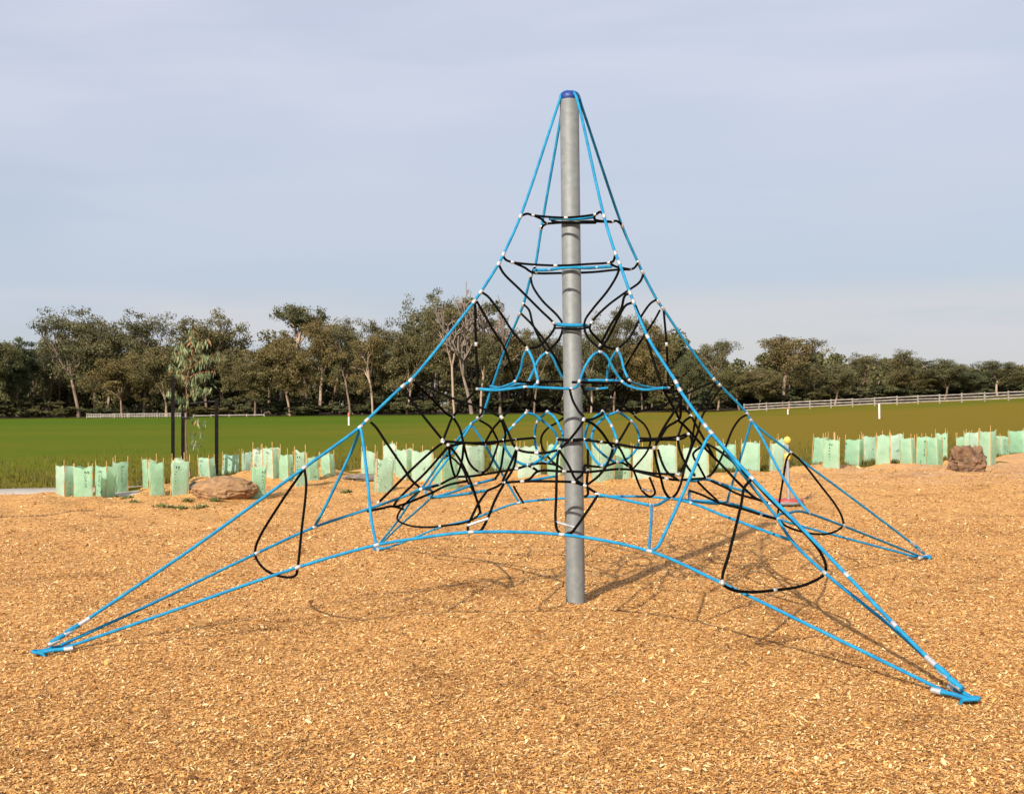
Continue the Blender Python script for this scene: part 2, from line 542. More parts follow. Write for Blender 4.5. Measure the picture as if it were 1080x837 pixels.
# short rough grass along the ragged edge of the lawn
def grass_edge():
    g = np.random.default_rng(31)
    n = 60000
    x = g.uniform(-16, 18, n)
    off = np.where(g.random(n) < .45, g.uniform(-.25, .9, n), g.exponential(5, n))
    y = mulch_edge(x) + off
    x, y = x[y < 48], y[y < 48]; n = len(x)
    keep = (x > -6.0) | (y > 24.95); x, y = x[keep], y[keep]; n = len(x)
    z = H(x, y) - .05
    h = g.uniform(.06, .13, n) * (1 + .5 * (np.sin(3.1 * x + 1.7 * y) > .6)); a = g.uniform(0, 6.283, n)
    w = g.uniform(.006, .014, n)
    lean = g.normal(0, .03, (n, 2))
    c = np.stack([x, y, z], 1); s_ = np.stack([np.cos(a) * w, np.sin(a) * w, np.zeros(n)], 1)
    tip = c + np.stack([lean[:, 0], lean[:, 1], h], 1)
    V = np.stack([c - s_, c + s_, tip + s_ * .3, tip - s_ * .3], 1).reshape(-1, 3)
    b = np.arange(n) * 4
    m = leaf_material('grass_blades', [(0, (.060, .070, .010)), (.6, (.118, .108, .014)), (1, (.24, .18, .05))], .3)
    o = fast_mesh('grass_edge', V, np.stack([b, b + 1, b + 2, b + 3], 1), m, tint=np.repeat(np.clip(g.normal(.5, .22, n), 0, 1), 4))
    tag(o, 'short uneven grass at the near edge of the lawn', 'grass', kind='stuff')


grass_edge()

# ------------------------------------------------------------------ the rope climbing net
POLE = gz0(607, 633)
PH = 4.085
D2 = {}
for k, px in dict(A=(35, 688), B=(1030, 738), C=(980, 587), D=(396, 578)).items():
    D2[k] = gz0(*px)
PD = {k: (D2[k] - POLE).normalized() for k in 'ABCD'}        # real plane of each corner rope
TH = R(29)
SD = {'C': Vector((math.cos(TH), math.sin(TH), 0)), 'B': Vector((math.sin(TH), -math.cos(TH), 0))}
SD['A'] = -SD['C']; SD['D'] = -SD['B']
NXT = dict(A='B', B='C', C='D', D='A')
CLS = {'P': (1.918, .532), 'N1': (.863, .42), 'F': (.43, .183), 'N2': (1.2, 0), 'M': (.752, .52), 'N3': (.783, .342), 'L': (1.34, 0), 'AP': (.42, 0), 'CI': (.15, 0), 'CO': (.65, 0), 'J': (.33, 0), 'R': (.13, 0)}


def depth(tg, u, v):
    if tg is None: return None
    if isinstance(tg, (int, float)): return POLE.y + tg
    if tg == 'g': return gz0(u, v).y
    if tg in ('A', 'B', 'C', 'D'):
        d = ray(u, v); n = Vector((-PD[tg].y, PD[tg].x, 0))
        t = (POLE - Vector((0, 0, CAMH))).dot(n) / d.dot(n)
        return d.y * t
    cl, kk = tg.split('_')
    r, s = CLS[cl]
    p = POLE + SD[kk[0]] * r
    if len(kk) > 1:
        p += SD[NXT[kk[0]]] * (s if NXT[kk[0]] == kk[1] else -s)
    return p.y


def path3(pts):
    P = [(p[0], p[1], depth(p[2], p[0], p[1]) if len(p) > 2 else None) for p in pts]
    n = len(P)
    known = [i for i in range(n) if P[i][2] is not None]
    arc = [0]
    for i in range(1, n): arc.append(arc[-1] + math.hypot(P[i][0] - P[i - 1][0], P[i][1] - P[i - 1][1]))
    out = []
    for i in range(n):
        if P[i][2] is not None: Y = P[i][2]
        else:
            a = max([q for q in known if q < i], default=known[0]); b = min([q for q in known if q > i], default=known[-1])
            if a == b or arc[a] == arc[b]: Y = P[a][2]
            else:
                t = (arc[i] - arc[a]) / (arc[b] - arc[a])
                Y = 1 / ((1 - t) / P[a][2] + t / P[b][2])
        out.append(at(P[i][0], P[i][1], Y))
    return out


net = empty('climbing_net', POLE)
tag(net, 'tall pyramid rope climbing net with blue and black ropes hung from a central steel pole', 'climbing frame')
NETINV = Matrix.Translation(-POLE)


def rope(name, col, pts, clamps=(), rad=.0098, sub=6, cl_r=.0125, cl_len=.032, smooth=True):
    P3 = path3(pts)
    loc = [p - POLE for p in P3]
    m = MB()
    m.tube(smooth_path(loc, sub) if smooth else loc, rad, 8)
    o = m.build(name, mats[col], net)
    for c in clamps:
        i = c if c >= 0 else len(loc) + c
        a = loc[max(i - 1, 0)]; b = loc[min(i + 1, len(loc) - 1)]
        d = (b - a).normalized(); p = loc[i]
        k = MB()
        k.tube([p - d * cl_len * .5, p - d * cl_len * .42, p + d * cl_len * .42, p + d * cl_len * .5], [cl_r * .75, cl_r, cl_r, cl_r * .75], 10)
        k.build('clamp', mats['clamp'], o)
    return o


# pole and cap
m = MB()
m.lathe((0, 0, 0), [(.0765, -.5), (.0765, PH - .05), (.072, PH - .045), (0, PH - .045)], 40)
m.build('pole', mats['galv'], net)
m = MB()
m.lathe((0, 0, PH - .045), [(.080, -.012), (.083, 0), (.082, .018), (.072, .038), (.05, .052), (.02, .058), (0, .059)], 32)
cap = m.build('pole_cap', mats['blue_cap'], net)

BL, BK = 'blue', 'black'
# corner ropes
ca = dict(rad=.0115, cl_r=.0148, cl_len=.04)
rope('corner_rope', BL, [(598, 96.5, 'A'), (593, 99, 'A'), (589.5, 108, 'A'), (549, 228, 'A'), (531, 268, 'A'), (526, 278, 'A'), (507, 308, 'A'), (500, 318, 'A'), (433, 401, 'A'), (425, 407, 'A'), (387, 443, 'A'), (380, 450, 'A'), (321, 493, 'A'), (200, 580, 'A'), (89, 655, 'A'), (74, 665.5, 'A'), (56, 677, 'A')], (3, 4, 5, 6, 7, 8, 9, 10, 11, 12), **ca)
rope('corner_rope', BL, [(603, 97, 'B'), (606, 99, 'B'), (609, 106, 'B'), (637, 228, 'B'), (649, 267, 'B'), (653, 277, 'B'), (664.6, 309, 'B'), (668, 318, 'B'), (683, 355, 'B'), (713, 403, 'B'), (717, 411, 'B'), (744, 449, 'B'), (750, 456, 'B'), (793, 504, 'B'), (844, 555, 'B'), (893, 606, 'B'), (943, 658, 'B'), (982, 697, 'B'), (1006, 721, 'B')], (3, 4, 5, 6, 7, 8, 9, 10, 11, 12, 13, 15, 16), **ca)
rope('corner_rope', BL, [(603, 96.5, 'C'), (609, 99, 'C'), (613.5, 112, 'C'), (656, 238, 'C'), (673, 277, 'C'), (677.5, 287, 'C'), (694, 318, 'C'), (699, 325, 'C'), (720, 356, 'C'), (753, 400, 'C'), (759, 406, 'C'), (788, 436, 'C'), (792, 443, 'C'), (834, 477, 'C'), (900, 526, 'C'), (962, 573, 'C'), (975, 584, 'C')], (3, 4, 5, 6, 7, 9, 10, 11, 12, 13, 15), **ca)
rope('corner_rope', BL, [(599, 96.5, 'D'), (595, 99, 'D'), (592, 120, 'D'), (571, 240, 'D'), (564, 282, 'D'), (560, 291, 'D'), (552, 321, 'D'), (548, 331, 'D'), (533, 367, 'D'), (520, 405, 'D'), (508, 438, 'D'), (497, 447, 'D'), (468, 482, 'D'), (446, 513, 'D'), (433, 529, 'D'), (418, 551, 'D'), (400, 573, 'D')], (3, 4, 5, 6, 7, 10, 11), **ca)
# border ropes
cb = dict(rad=.0108, cl_r=.0142, cl_len=.04)
rope('border_rope', BL, [(62, 685, 'A'), (150, 655), (314, 598), (397, 574.5, 'P_AB'), (440, 567.5), (497, 561, -1.55), (592.5, 563.5, -1.6), (685, 581, 'P_BA'), (762, 615), (880, 672), (1003, 732, 'B')], (2, 3, 5, 6, 7, 8), **cb)
rope('border_rope', BL, [(64, 680, 'A'), (150, 641), (271, 583), (332, 555.5, 'P_AD'), (390, 536), (432, 521, -.15), (444, 515.5, 'L_A'), (454, 525, 'P_DA'), (424, 552), (402, 573, 'D')], (2, 3, 5, 6, 7), **cb)
rope('border_rope', BL, [(1008, 722, 'B'), (943, 663), (870, 604), (836, 571), (821, 547, 'P_BC'), (832, 541), (853, 541, 'P_CB'), (890, 554.5), (972, 587, 'C')], (2, 4, 6, 7), **cb)
rope('border_rope', BL, [(966, 587, 'C'), (925, 576), (878, 563.5), (826, 549), (767, 530, 'P_CD'), (728, 527.5), (681, 523.5), (626, 523.5, 1.65), (598, 525), (547, 530, 'P_DC'), (516, 540.5), (496, 548), (465, 555.5), (436.5, 567), (413, 576), (400, 579, 'D')], (4, 9), **cb)
rope('border_rope', BL, [(630, 521, 'N3_BA'), (655, 526), (687, 532.6, -.9), (701, 528), (707, 525.5, 'N3_BC'), (728, 529.5)], (0, 2, 4), **cb)
rope('border_rope', BL, [(728, 530, 'N3_BC'), (740, 534), (759, 542), (799, 557), (818.5, 564), (833, 569, 'P_BC')], (0,), **cb)
rope('strap', BL, [(687, 532, -.9), (687, 545), (685, 572), (684.5, 580, 'P_BA')])
# V straps
for a, mid, b in (((380, 450, 'A'), [(382, 460), (387, 500), (392, 550)], (397, 574, 'P_AB')), ((380, 451, 'A'), [(374, 468), (345, 530)], (332, 555, 'P_AD')),
                  ((750, 457, 'B'), [(744, 466), (725, 510), (702, 560), (693, 577)], (686, 581, 'P_BA')), ((750, 457, 'B'), [(762, 471), (779, 494), (808, 531)], (821, 547, 'P_BC')),
                  ((793, 444, 'C'), [(802, 458), (824, 500), (845, 531)], (853, 540, 'P_CB')), ((792, 444, 'C'), [(789, 456), (781, 483), (771, 514)], (767, 529, 'P_CD')),
                  ((497, 447, 'D'), [(511, 468), (531, 502)], (547, 529, 'P_DC')), ((497, 448, 'D'), [(478, 476), (452, 512), (449, 520)], (454, 524, 'P_DA'))):
    rope('strap', BL, [a] + mid + [b], rad=.011)
# foothold loops near the corners
rope('foot_loop', BK, [(321, 494, 'A'), (311, 508), (296, 530), (272, 570), (269, 583, 'P_AD'), (278, 599), (296, 607.5), (311, 607), (314, 598, 'P_AB'), (318, 560), (323, 510), (321, 494, 'A')], (8,))
rope('foot_loop', BK, [(793, 505, 'B'), (785, 514), (782, 530), (770, 580), (762, 614, -2.6), (771, 621), (790, 624), (817, 622), (844, 618), (863, 610), (870, 604, -2.0), (871, 596), (864, 580), (844, 557), (812, 526), (793, 505, 'B')], (4, 7, 10))
rope('foot_loop', BK, [(834, 477, 'C'), (830, 483), (826, 505), (822, 530), (821, 545, .9), (827, 553), (844, 560), (861, 563), (876, 562), (889, 554, 1.2), (888, 545), (881, 532), (868, 515), (843, 484), (834, 477, 'C')], (9,))
rope('foot_loop', BK, [(446, 514, 'D'), (437, 522), (425, 534), (419, 547, 2.2), (430, 553.5), (450, 555.7), (464, 554.6), (494, 549.5), (506, 540, 1.6), (500, 520), (493, 507), (488, 494), (476, 482), (468, 480, 'D')], (6,))
# first and second ring
rope('ring_rope', BK, [(549, 228, 'A'), (556, 225.5), (562, 227, 'J_A'), (597, 229.5, -.25), (628, 226, 'J_B'), (633, 223.5), (637, 227, 'B')], (2, 3, 4))
rope('ring_rope', BK, [(562, 227, 'J_A'), (571, 231), (577, 235.5, 'J_D'), (590, 235, .15), (620, 233.5), (645, 234, 'J_C'), (650, 233), (656, 237, 'C')], (2, 5))
rope('ring_rope', BK, [(628, 226, 'J_B'), (627, 231), (645, 234, 'J_C')])
rope('ring_rope', BK, [(577, 236, 'J_D'), (573, 238), (571, 241, 'D')])
rope('ring_rope', BL, [(580, 231, .2), (592, 230.5, -.09), (604, 231, -.11), (615, 230.5, -.09), (626, 229, .1)], rad=.012)
rope('ring_rope', BK, [(582, 233, .2), (592, 234.5, -.08), (604, 235, -.1), (615, 235, -.08), (628, 235, .1)])
rope('ring_rope', BK, [(530, 268, 'A'), (533, 273.5), (540.5, 276.5, -.25), (586, 280, -.32), (620, 278.5), (642.5, 277, -.38), (647, 275), (649, 267, 'B')], (2, 3, 5))
rope('ring_rope', BK, [(540.5, 276.5, -.25), (553, 282), (564.7, 288, .25), (590, 288, .3), (625, 287), (650, 284.5), (664, 284, .22), (669, 282.5), (673, 277, 'C')], (2, 6))
rope('ring_rope', BK, [(642.5, 277, -.38), (649, 281), (664, 284, .22)])
rope('ring_rope', BK, [(564.7, 288, .25), (562, 286), (564, 282, 'D')])
rope('ring_rope', BL, [(563, 285, .2), (580, 284.5), (593, 282.5, -.10), (605, 282, -.12), (618, 282.5, -.10), (629, 282, -.05), (645, 281, -.2)], (1, 5), rad=.0125)
# ropes from the corners in to the collar round the pole, and the collar
rope('collar_rope', BL, [(586, 342, .02), (592, 342.5, -.09), (604, 343, -.115), (614, 343, -.10), (619, 343.5, .0)], (0, 4), rad=.015)
rope('collar_rope', BK, [(586, 346, .02), (592, 346, -.09), (604, 347, -.115), (614, 346.5, -.10), (622, 345, .0)], rad=.008)
rope('net_rope', BK, [(526, 279, 'A'), (531, 288), (548, 305), (570, 327), (584, 341, 'R_A'), (585, 345), (576, 358), (566, 366), (557, 367, 'AP_A')], (4,))
rope('net_rope', BK, [(559.5, 292, 'D'), (562, 302), (572, 317), (588, 333), (593, 341, 'R_D'), (593, 349), (588, 360), (577, 371, 'AP_D')])
rope('net_rope', BK, [(653, 278, 'B'), (652, 287), (642, 305), (625, 326), (617, 338, 'R_B'), (617, 349), (622, 358), (632, 367, 'AP_B')])
rope('net_rope', BK, [(678.5, 289, 'C'), (675, 297), (660, 308), (640, 323), (624, 340, 'R_C'), (622, 347), (629, 356), (640, 366), (650, 368, 'AP_C')], (4,))
rope('net_rope', BK, [(508, 308, 'A'), (515, 313), (530, 333), (541, 350), (556, 367, 'AP_A')], (4,))
rope('net_rope', BK, [(552.5, 321, 'D'), (558, 327), (562, 342), (569, 357), (577, 372, 'AP_D')], (4,))
rope('net_rope', BK, [(550, 331, 'D'), (560, 341), (569, 352), (579, 366, .3), (590, 385), (595, 398, 'F_DC')])
rope('net_rope', BK, [(664, 309, 'B'), (659, 312), (655, 326), (645, 341), (633, 364, 'AP_B')], (4,))
rope('net_rope', BK, [(667, 319, 'B'), (660, 322), (652, 335), (641, 357), (633, 368, 'AP_B')])
rope('net_rope', BK, [(692, 316, 'C'), (686, 320), (676, 334), (664, 356), (651, 368, 'AP_C')], (4,))
rope('net_rope', BK, [(696, 327, 'C'), (690, 338), (680, 353), (661, 384), (649, 408, 'F_CD')])
rope('net_rope', BK, [(503, 318, 'A'), (519, 346), (532, 367), (543, 400, 'F_AD')])
rope('net_rope', BK, [(501, 319, 'A'), (502, 363, 'A'), (504, 409, 'A')], (1,))
rope('net_rope', BK, [(700, 328, 'C'), (703, 363), (705, 407, 'C')], (1,))
rope('net_rope', BK, [(547, 333, 'D'), (533, 366), (523, 392), (517, 406, 'D')])
rope('net_rope', BK, [(670, 322, 'B'), (677, 340), (683, 360), (690, 383), (698, 406, 'B')])
# the upper blue star with four arches
cs = dict(rad=.0105)
rope('arch_rope', BL, [(504, 410, 'A'), (522, 410), (534, 406.5), (543, 402, 'F_AD'), (549, 390), (552, 376), (556, 369, 'AP_A'), (561, 377), (565, 391), (567, 403, 'F_AB'), (563, 407)], (0, 3, 6, 9), **cs)
rope('arch_rope', BL, [(504, 410, 'A'), (522, 411.5), (541, 409.5), (554, 408, -.45), (580, 409), (603, 409.5, -.42), (608, 408), (611, 402, 'F_BA'), (618, 385), (626, 374), (633, 371, 'AP_B'), (640, 376), (648, 391), (656, 402, 'F_BC'), (666, 408), (682, 411), (699, 409, 'B')], (3, 5, 7, 10, 13), **cs)
rope('arch_rope', BL, [(705, 409, 'C'), (690, 409), (675, 406), (664, 401, 'F_CB'), (658, 389), (655, 377), (651, 370, 'AP_C'), (645, 378), (641, 390), (639, 401, 'F_CD'), (630, 401, .4), (597, 400.5, 'F_DC'), (588, 388), (583, 377), (577, 372, 'AP_D'), (569, 378), (563, 390), (557, 402, 'F_DA'), (545, 405), (530, 409), (517, 407, 'D')], (0, 3, 6, 10, 11, 14, 17), **cs)
rope('arch_rope', BL, [(656, 402, 'F_BC'), (640, 401, .1), (626, 401), (613, 401, .1)], (1,), **cs)
rope('net_rope', BK, [(543, 402, 'F_AD'), (557, 403, .1), (580, 402.5), (597, 402, 'F_DC')])
rope('arch_rope', BL, [(618, 410, .25), (629, 410), (641, 409, .3)], (1,), rad=.0105)
rope('net_rope', BK, [(603, 403, -.3), (612, 403, -.3), (640, 404, 0), (656, 403, 'F_BC')])
# between the star and the middle ring
rope('net_rope', BK, [(436, 403, 'A'), (455, 420), (471, 436), (478, 440, 'N1_AD')], (3,))
rope('net_rope', BK, [(437, 402, 'A'), (455, 410), (480, 421), (505, 429), (529, 440, 'N1_AB')], (4,), rad=.009)
rope('net_rope', BK, [(425, 411, 'A'), (430, 417), (442, 433), (467, 464, 'N2_A')], (3,))
rope('net_rope', BK, [(503, 411, 'A'), (495, 419), (478, 439, 'N1_AD'), (472, 452), (467, 465, 'N2_A')])
rope('net_rope', BK, [(555, 409, -.45), (545, 420), (530, 440, 'N1_AB'), (520, 452), (512, 466, 'M_DA')], (4,))
rope('net_rope', BK, [(561, 408, 'F_AB'), (560, 420), (556, 433, 'AP_A')], (2,))
rope('net_rope', BK, [(559, 405, 'F_DA'), (563, 421), (577, 434, 'AP_D')], (2,))
rope('net_rope', BK, [(597, 403, 'F_DC'), (591, 418), (583, 432), (595, 439, 'N1_DC'), (588, 445), (577, 452), (571, 461), (572, 472), (582, 486), (593, 494, 'N3_DC')], (3, 9))
rope('net_rope', BK, [(577, 433, 'AP_D'), (590, 423), (595, 404, 'F_DC')])
rope('net_rope', BK, [(601, 411, 'F_BA'), (604, 422), (610, 433), (615.5, 442.5, 'N1_BA'), (602, 462), (590, 474, 'M_BA')], (3, 5))
rope('net_rope', BK, [(613, 406, 'F_BA'), (619, 418), (627, 430), (635, 434, 'AP_B'), (627, 441), (616, 443, 'N1_BA')], (3,))
rope('net_rope', BK, [(635, 435, 'AP_B'), (641, 428), (645, 419, .0), (648, 410, 'F_BC')], (2,))
rope('net_rope', BK, [(649, 409, 'F_CD'), (652, 420), (660, 430), (669, 437, 'N1_CD')], (3,))
rope('net_rope', BK, [(664, 403, 'F_CB'), (662, 420), (652, 434, 'AP_C')], (2,))
rope('net_rope', BK, [(752, 403, 'C'), (735, 410), (700, 427), (669, 437, 'N1_CD'), (680, 448), (686, 462), (683, 475), (668, 494, 'N3_CD')], rad=.009)
rope('net_rope', BK, [(516, 408, 'D'), (511, 420), (508, 436), (504, 441, 'N1_DA'), (517, 450), (525, 464, 'N2_D')], (3, 5))
rope('net_rope', BK, [(706, 410, 'C'), (714, 422), (729, 438.5, 'N1_CB'), (733, 446), (743, 464), (752, 480)], (2,))
rope('net_rope', BK, [(717, 412, 'B'), (717, 424), (709, 437), (700, 451), (692, 467, 'N2_B')])
rope('net_rope', BK, [(718, 413, 'B'), (718, 430), (717, 441), (715, 443, 'N1_BC')])
rope('net_rope', BK, [(699, 410, 'B'), (707, 424), (715, 442, 'N1_BC'), (704, 450), (696, 462), (690, 472, 'N2_B')], (2, 5))
rope('net_rope', BK, [(715, 443, 'N1_BC'), (721, 448), (743, 472), (760, 489), (779, 509), (797, 525, -.5), (812, 531, -.5)], (6,))
rope('net_rope', BK, [(729, 439, 'N1_CB'), (721, 445), (717, 455), (715, 463, 'M_BC'), (717, 475), (725, 492), (733, 502)], (3,))
rope('net_rope', BK, [(754, 404, 'C'), (745, 419), (737, 432), (733, 445), (729, 470), (723, 487), (716, 500, 'N3_CB')], (6,))
rope('net_rope', BK, [(761, 408, 'C'), (750, 424), (741, 438), (736, 455), (731, 468), (723, 490), (717, 513), (712, 522), (707, 525, 'N3_BC'), (701, 518), (697, 504), (692, 485), (690, 474, 'N2_B')])
rope('net_rope', BK, [(788, 437, 'C'), (781, 441), (773, 452), (763, 477), (757, 490), (751, 499), (744, 504, 'L_C')], (6,))
rope('net_rope', BK, [(746, 468, 0), (755, 473), (766, 481), (779, 492), (793, 506, 'B')])
rope('net_rope', BK, [(744, 504, 'L_C'), (737, 491), (731, 479), (735, 474), (745, 469, 0)])
rope('net_rope', BK, [(391, 445, 'A'), (397, 451), (405, 463), (424, 491), (434, 506), (444, 515, 'L_A')])
# circles
rope('circle_rope', BL, [(555, 435, 'AP_A'), (542, 448), (534, 457), (531, 465, 'CO_A'), (534, 474), (543, 485), (557, 490, 'AP_A'), (572, 483), (583, 474), (588, 463, 'CI_A'), (584, 454), (574, 445), (563, 437), (555, 435, 'AP_A')], (0, 1, 3, 6, 9), **cs)
rope('circle_rope', BL, [(577, 434, 'AP_D'), (566.5, 445), (564, 461, 'CO_D'), (567, 476), (576, 488, 'AP_D'), (587, 478), (594, 461, 'CI_D'), (590, 449), (584, 439), (577, 434, 'AP_D')], (0, 1, 2, 3, 4), **cs)
rope('circle_rope', BL, [(635.5, 434, 'AP_B'), (645, 449), (650.5, 466, 'CO_B'), (646, 480), (635, 491, 'AP_B'), (624, 480), (617, 463, 'CI_B'), (620, 449), (627, 440), (635.5, 434, 'AP_B')], (0, 1, 2, 4, 6), **cs)
rope('circle_rope', BL, [(652, 434, 'AP_C'), (666, 444), (672, 453), (674, 465, 'CO_C'), (667, 479), (651, 487, 'AP_C'), (635, 478), (624, 463, 'CI_C'), (628, 450), (639, 439), (652, 434, 'AP_C')], (0, 1, 3, 5), **cs)
rope('net_rope', BK, [(588, 463, 'CI_A'), (592, 463.5, -.1), (602, 464, -.12), (612, 463.5, -.1), (617, 463, 'CI_B')], (2,), rad=.013)
# middle ring
rope('net_rope', BK, [(467, 466, 'N2_A'), (473, 469, -.6), (490, 467), (511, 468.5, 'M_DA'), (525, 466, 'N2_D'), (531, 464)], (0, 1, 3, 4))
rope('net_rope', BK, [(467, 465, 'N2_A'), (480, 466), (500, 467), (531, 465, 'CO_A'), (543, 463.5), (564, 461.5, 'CO_D')], (4,))
rope('net_rope', BK, [(529, 440, 'N1_AB'), (536, 456), (545, 473, 'M_AB'), (566, 477.5), (577, 477), (590, 474, 'M_BA')], (0, 2, 3))
rope('net_rope', BK, [(528, 441, 'N1_AB'), (533, 457), (532, 466, 'CO_A')], rad=.009)
rope('net_rope', BK, [(617, 464, 'CI_B'), (635, 466), (650, 468, 'CO_B'), (673, 472), (690, 472, 'N2_B')], (1,))
rope('net_rope', BK, [(615.5, 443, 'N1_BA'), (624, 446), (634, 455), (643, 468), (646, 472, -.5), (640, 490), (632, 501), (622, 509), (617, 512, 'N3_BA')], (4,))
rope('net_rope', BK, [(594, 462, 'CI_D'), (610, 464), (624, 463, 'CI_C')])
rope('net_rope', BK, [(674, 462, 'CO_C'), (690, 462.5), (717, 460), (726, 457.5, 'M_CB'), (729, 462), (730, 470)], (3,))
rope('net_rope', BK, [(674, 465, 'CO_C'), (700, 463.5), (714, 463.5), (722, 461), (726, 457.5, 'M_CB')])
rope('net_rope', BK, [(664, 446, .2), (654, 463), (649, 470, 'CO_B')])
rope('net_rope', BK, [(650, 468, -.5), (655, 475), (661, 487), (668, 495.5, 'N3_CD'), (676, 515), (681, 521), (686, 523.5), (690.7, 520), (689, 513), (685, 503, .6)], (3,))
rope('foot_rung', 'clamp', [(677, 515.5, .45), (688, 518, .45)], rad=.009)
# left hand hoops
rope('net_rope', BK, [(478, 440, 'N1_AD'), (485, 452), (489, 468), (494, 486), (500, 494), (506, 497.5, 'N3_AD'), (514, 495), (522, 478), (526, 465, 'N2_D')], (5,))
rope('net_rope', BK, [(489, 469, -.4), (487, 486), (481, 502.5, 'N3_AD'), (476, 490), (474, 476), (473, 469, -.6)], (2,))
rope('net_rope', BK, [(473, 469, -.6), (482, 480), (491, 496), (499, 515), (507, 541, -.1)])
rope('net_rope', BK, [(467, 467, 'N2_A'), (461, 471), (448, 482), (432, 497), (412, 517), (399, 530, 'P_AD')], (5,))
rope('net_rope', BK, [(473, 470, -.6), (464, 481), (448, 499), (426, 520), (417, 530), (416, 534, .1), (452, 521), (472, 511.5), (493, 507, 'N3_AD')])
rope('net_rope', BK, [(388, 539, 'P_AD'), (402, 536), (416, 534, .1), (426, 537)])
rope('net_rope', BK, [(444, 516, 'L_A'), (463, 511), (481, 503, 'N3_AD'), (497, 502), (523, 498), (545, 494), (557, 490.5, 'AP_A'), (576, 488.5, 'AP_D'), (587, 490.5), (593, 494, 'N3_DC')], (1, 5, 6, 7))
rope('net_rope', BL, [(432, 521, -.15), (444, 515.5, 'L_A'), (463, 511, -.3)], rad=.012)
rope('net_rope', BL, [(454, 525, 'P_DA'), (478, 518.5), (502, 510, .4), (522, 505, 'N3_DA')], (2, 3), rad=.011)
rope('net_rope', BL, [(454, 525, 'P_DA'), (485, 521.5), (514, 517, -.3)], (0, 2), rad=.012)
rope('net_rope', BK, [(514, 517, -.3), (524, 513), (532, 509, 'N3_AB'), (551, 507.5), (588, 507.5), (605, 508.5), (617, 512, 'N3_BA')], (2, 3, 5, 6))
rope('net_rope', BK, [(551, 507.5, -.6), (559, 504.5), (567, 497), (595, 497), (617, 497.5, -.5)], (3,))
rope('net_rope', BK, [(557, 491, 'AP_A'), (562, 493), (567, 496.5, -.4)], (1,))
rope('net_rope', BK, [(532, 467, 'CO_A'), (530, 482), (527, 497), (522, 505, 'N3_DA')])
rope('net_rope', BK, [(545, 474, 'M_AB'), (542, 492), (532, 509, 'N3_AB'), (521.5, 528.6), (514, 547, -1.4), (507, 559), (500, 561, -1.55), (494, 559), (494, 553), (497, 546), (505, 530), (514, 517, -.4)])
rope('foot_rung', 'clamp', [(493, 554, -1.5), (515, 546.5, -1.5)], rad=.010)
rope('net_rope', BK, [(544, 475, 'M_AB'), (538, 490), (530, 507, 'N3_AB')], rad=.0095)
rope('net_rope', BK, [(590, 474, 'M_BA'), (588, 484), (586.6, 524), (586, 550, -1.5), (588, 559), (593, 563, -1.6), (602, 562), (608, 555, -1.5), (620, 538), (630.5, 522, 'N3_BA')])
rope('foot_rung', 'clamp', [(585, 550, -1.5), (608, 556.5, -1.5)], rad=.010)
rope('net_rope', BK, [(590, 475, 'M_BA'), (600, 491), (607, 505), (617, 512, 'N3_BA'), (630, 520.5)], (3,))
rope('net_rope', BK, [(620, 474, -.2), (620, 496), (619, 511, 'N3_BA'), (620, 521), (616, 524)], (1,))
rope('net_rope', BK, [(607, 506, -.3), (614, 500), (617, 490, 0)])
rope('net_rope', BK, [(616, 490.5, .1), (635, 492), (651, 487.5, 'AP_C'), (662, 491), (668, 495.5, 'N3_CD')], (1, 2, 3))
rope('net_rope', BK, [(617, 498, -.5), (636, 496), (652, 494.5), (668, 495.5, 'N3_CD'), (690, 499), (714, 500, 'N3_CB')], (2, 5))
rope('net_rope', BK, [(668, 496, 'N3_CD'), (684, 500), (703, 504.5, 'N3_BC'), (716, 506), (730, 505), (744, 504, 'L_C')], (2, 3, 5))
rope('net_rope', BK, [(694, 474, -.4), (698, 487), (704, 498), (714, 505, 'N3_BC')])
rope('net_rope', BL, [(722, 505.5, .4), (733, 507), (744, 505, 'L_C'), (759, 509.5), (775, 515), (790, 519, .8)], (3,), rad=.012)
rope('net_rope', BK, [(750, 507, 'L_C'), (765, 514), (779, 521), (797, 526), (812, 531, -.5)])
rope('net_rope', BK, [(736, 508, .4), (745, 517), (757, 528, .9)])
rope('net_rope', BL, [(706.6, 525, 'N3_BC'), (717, 526.5), (740, 529.5), (757, 531), (767, 529, 'P_CD')], rad=.011)
rope('net_rope', BL, [(727, 517, .1), (727, 529, 0)], rad=.011)
rope('net_rope', BK, [(727, 517, .1), (740, 521.5), (759, 530), (781.5, 536), (804, 543), (821, 547.5, 'P_BC')], (4,))
rope('net_rope', BK, [(542, 513, .6), (547, 522), (552, 530, 1.9)])
rope('net_rope', BL, [(557, 507, .9), (571, 504.5), (586, 502, 1.1)], rad=.011)
rope('net_rope', BL, [(512, 470, .9), (521, 486), (530, 500, 1.2)], rad=.010)


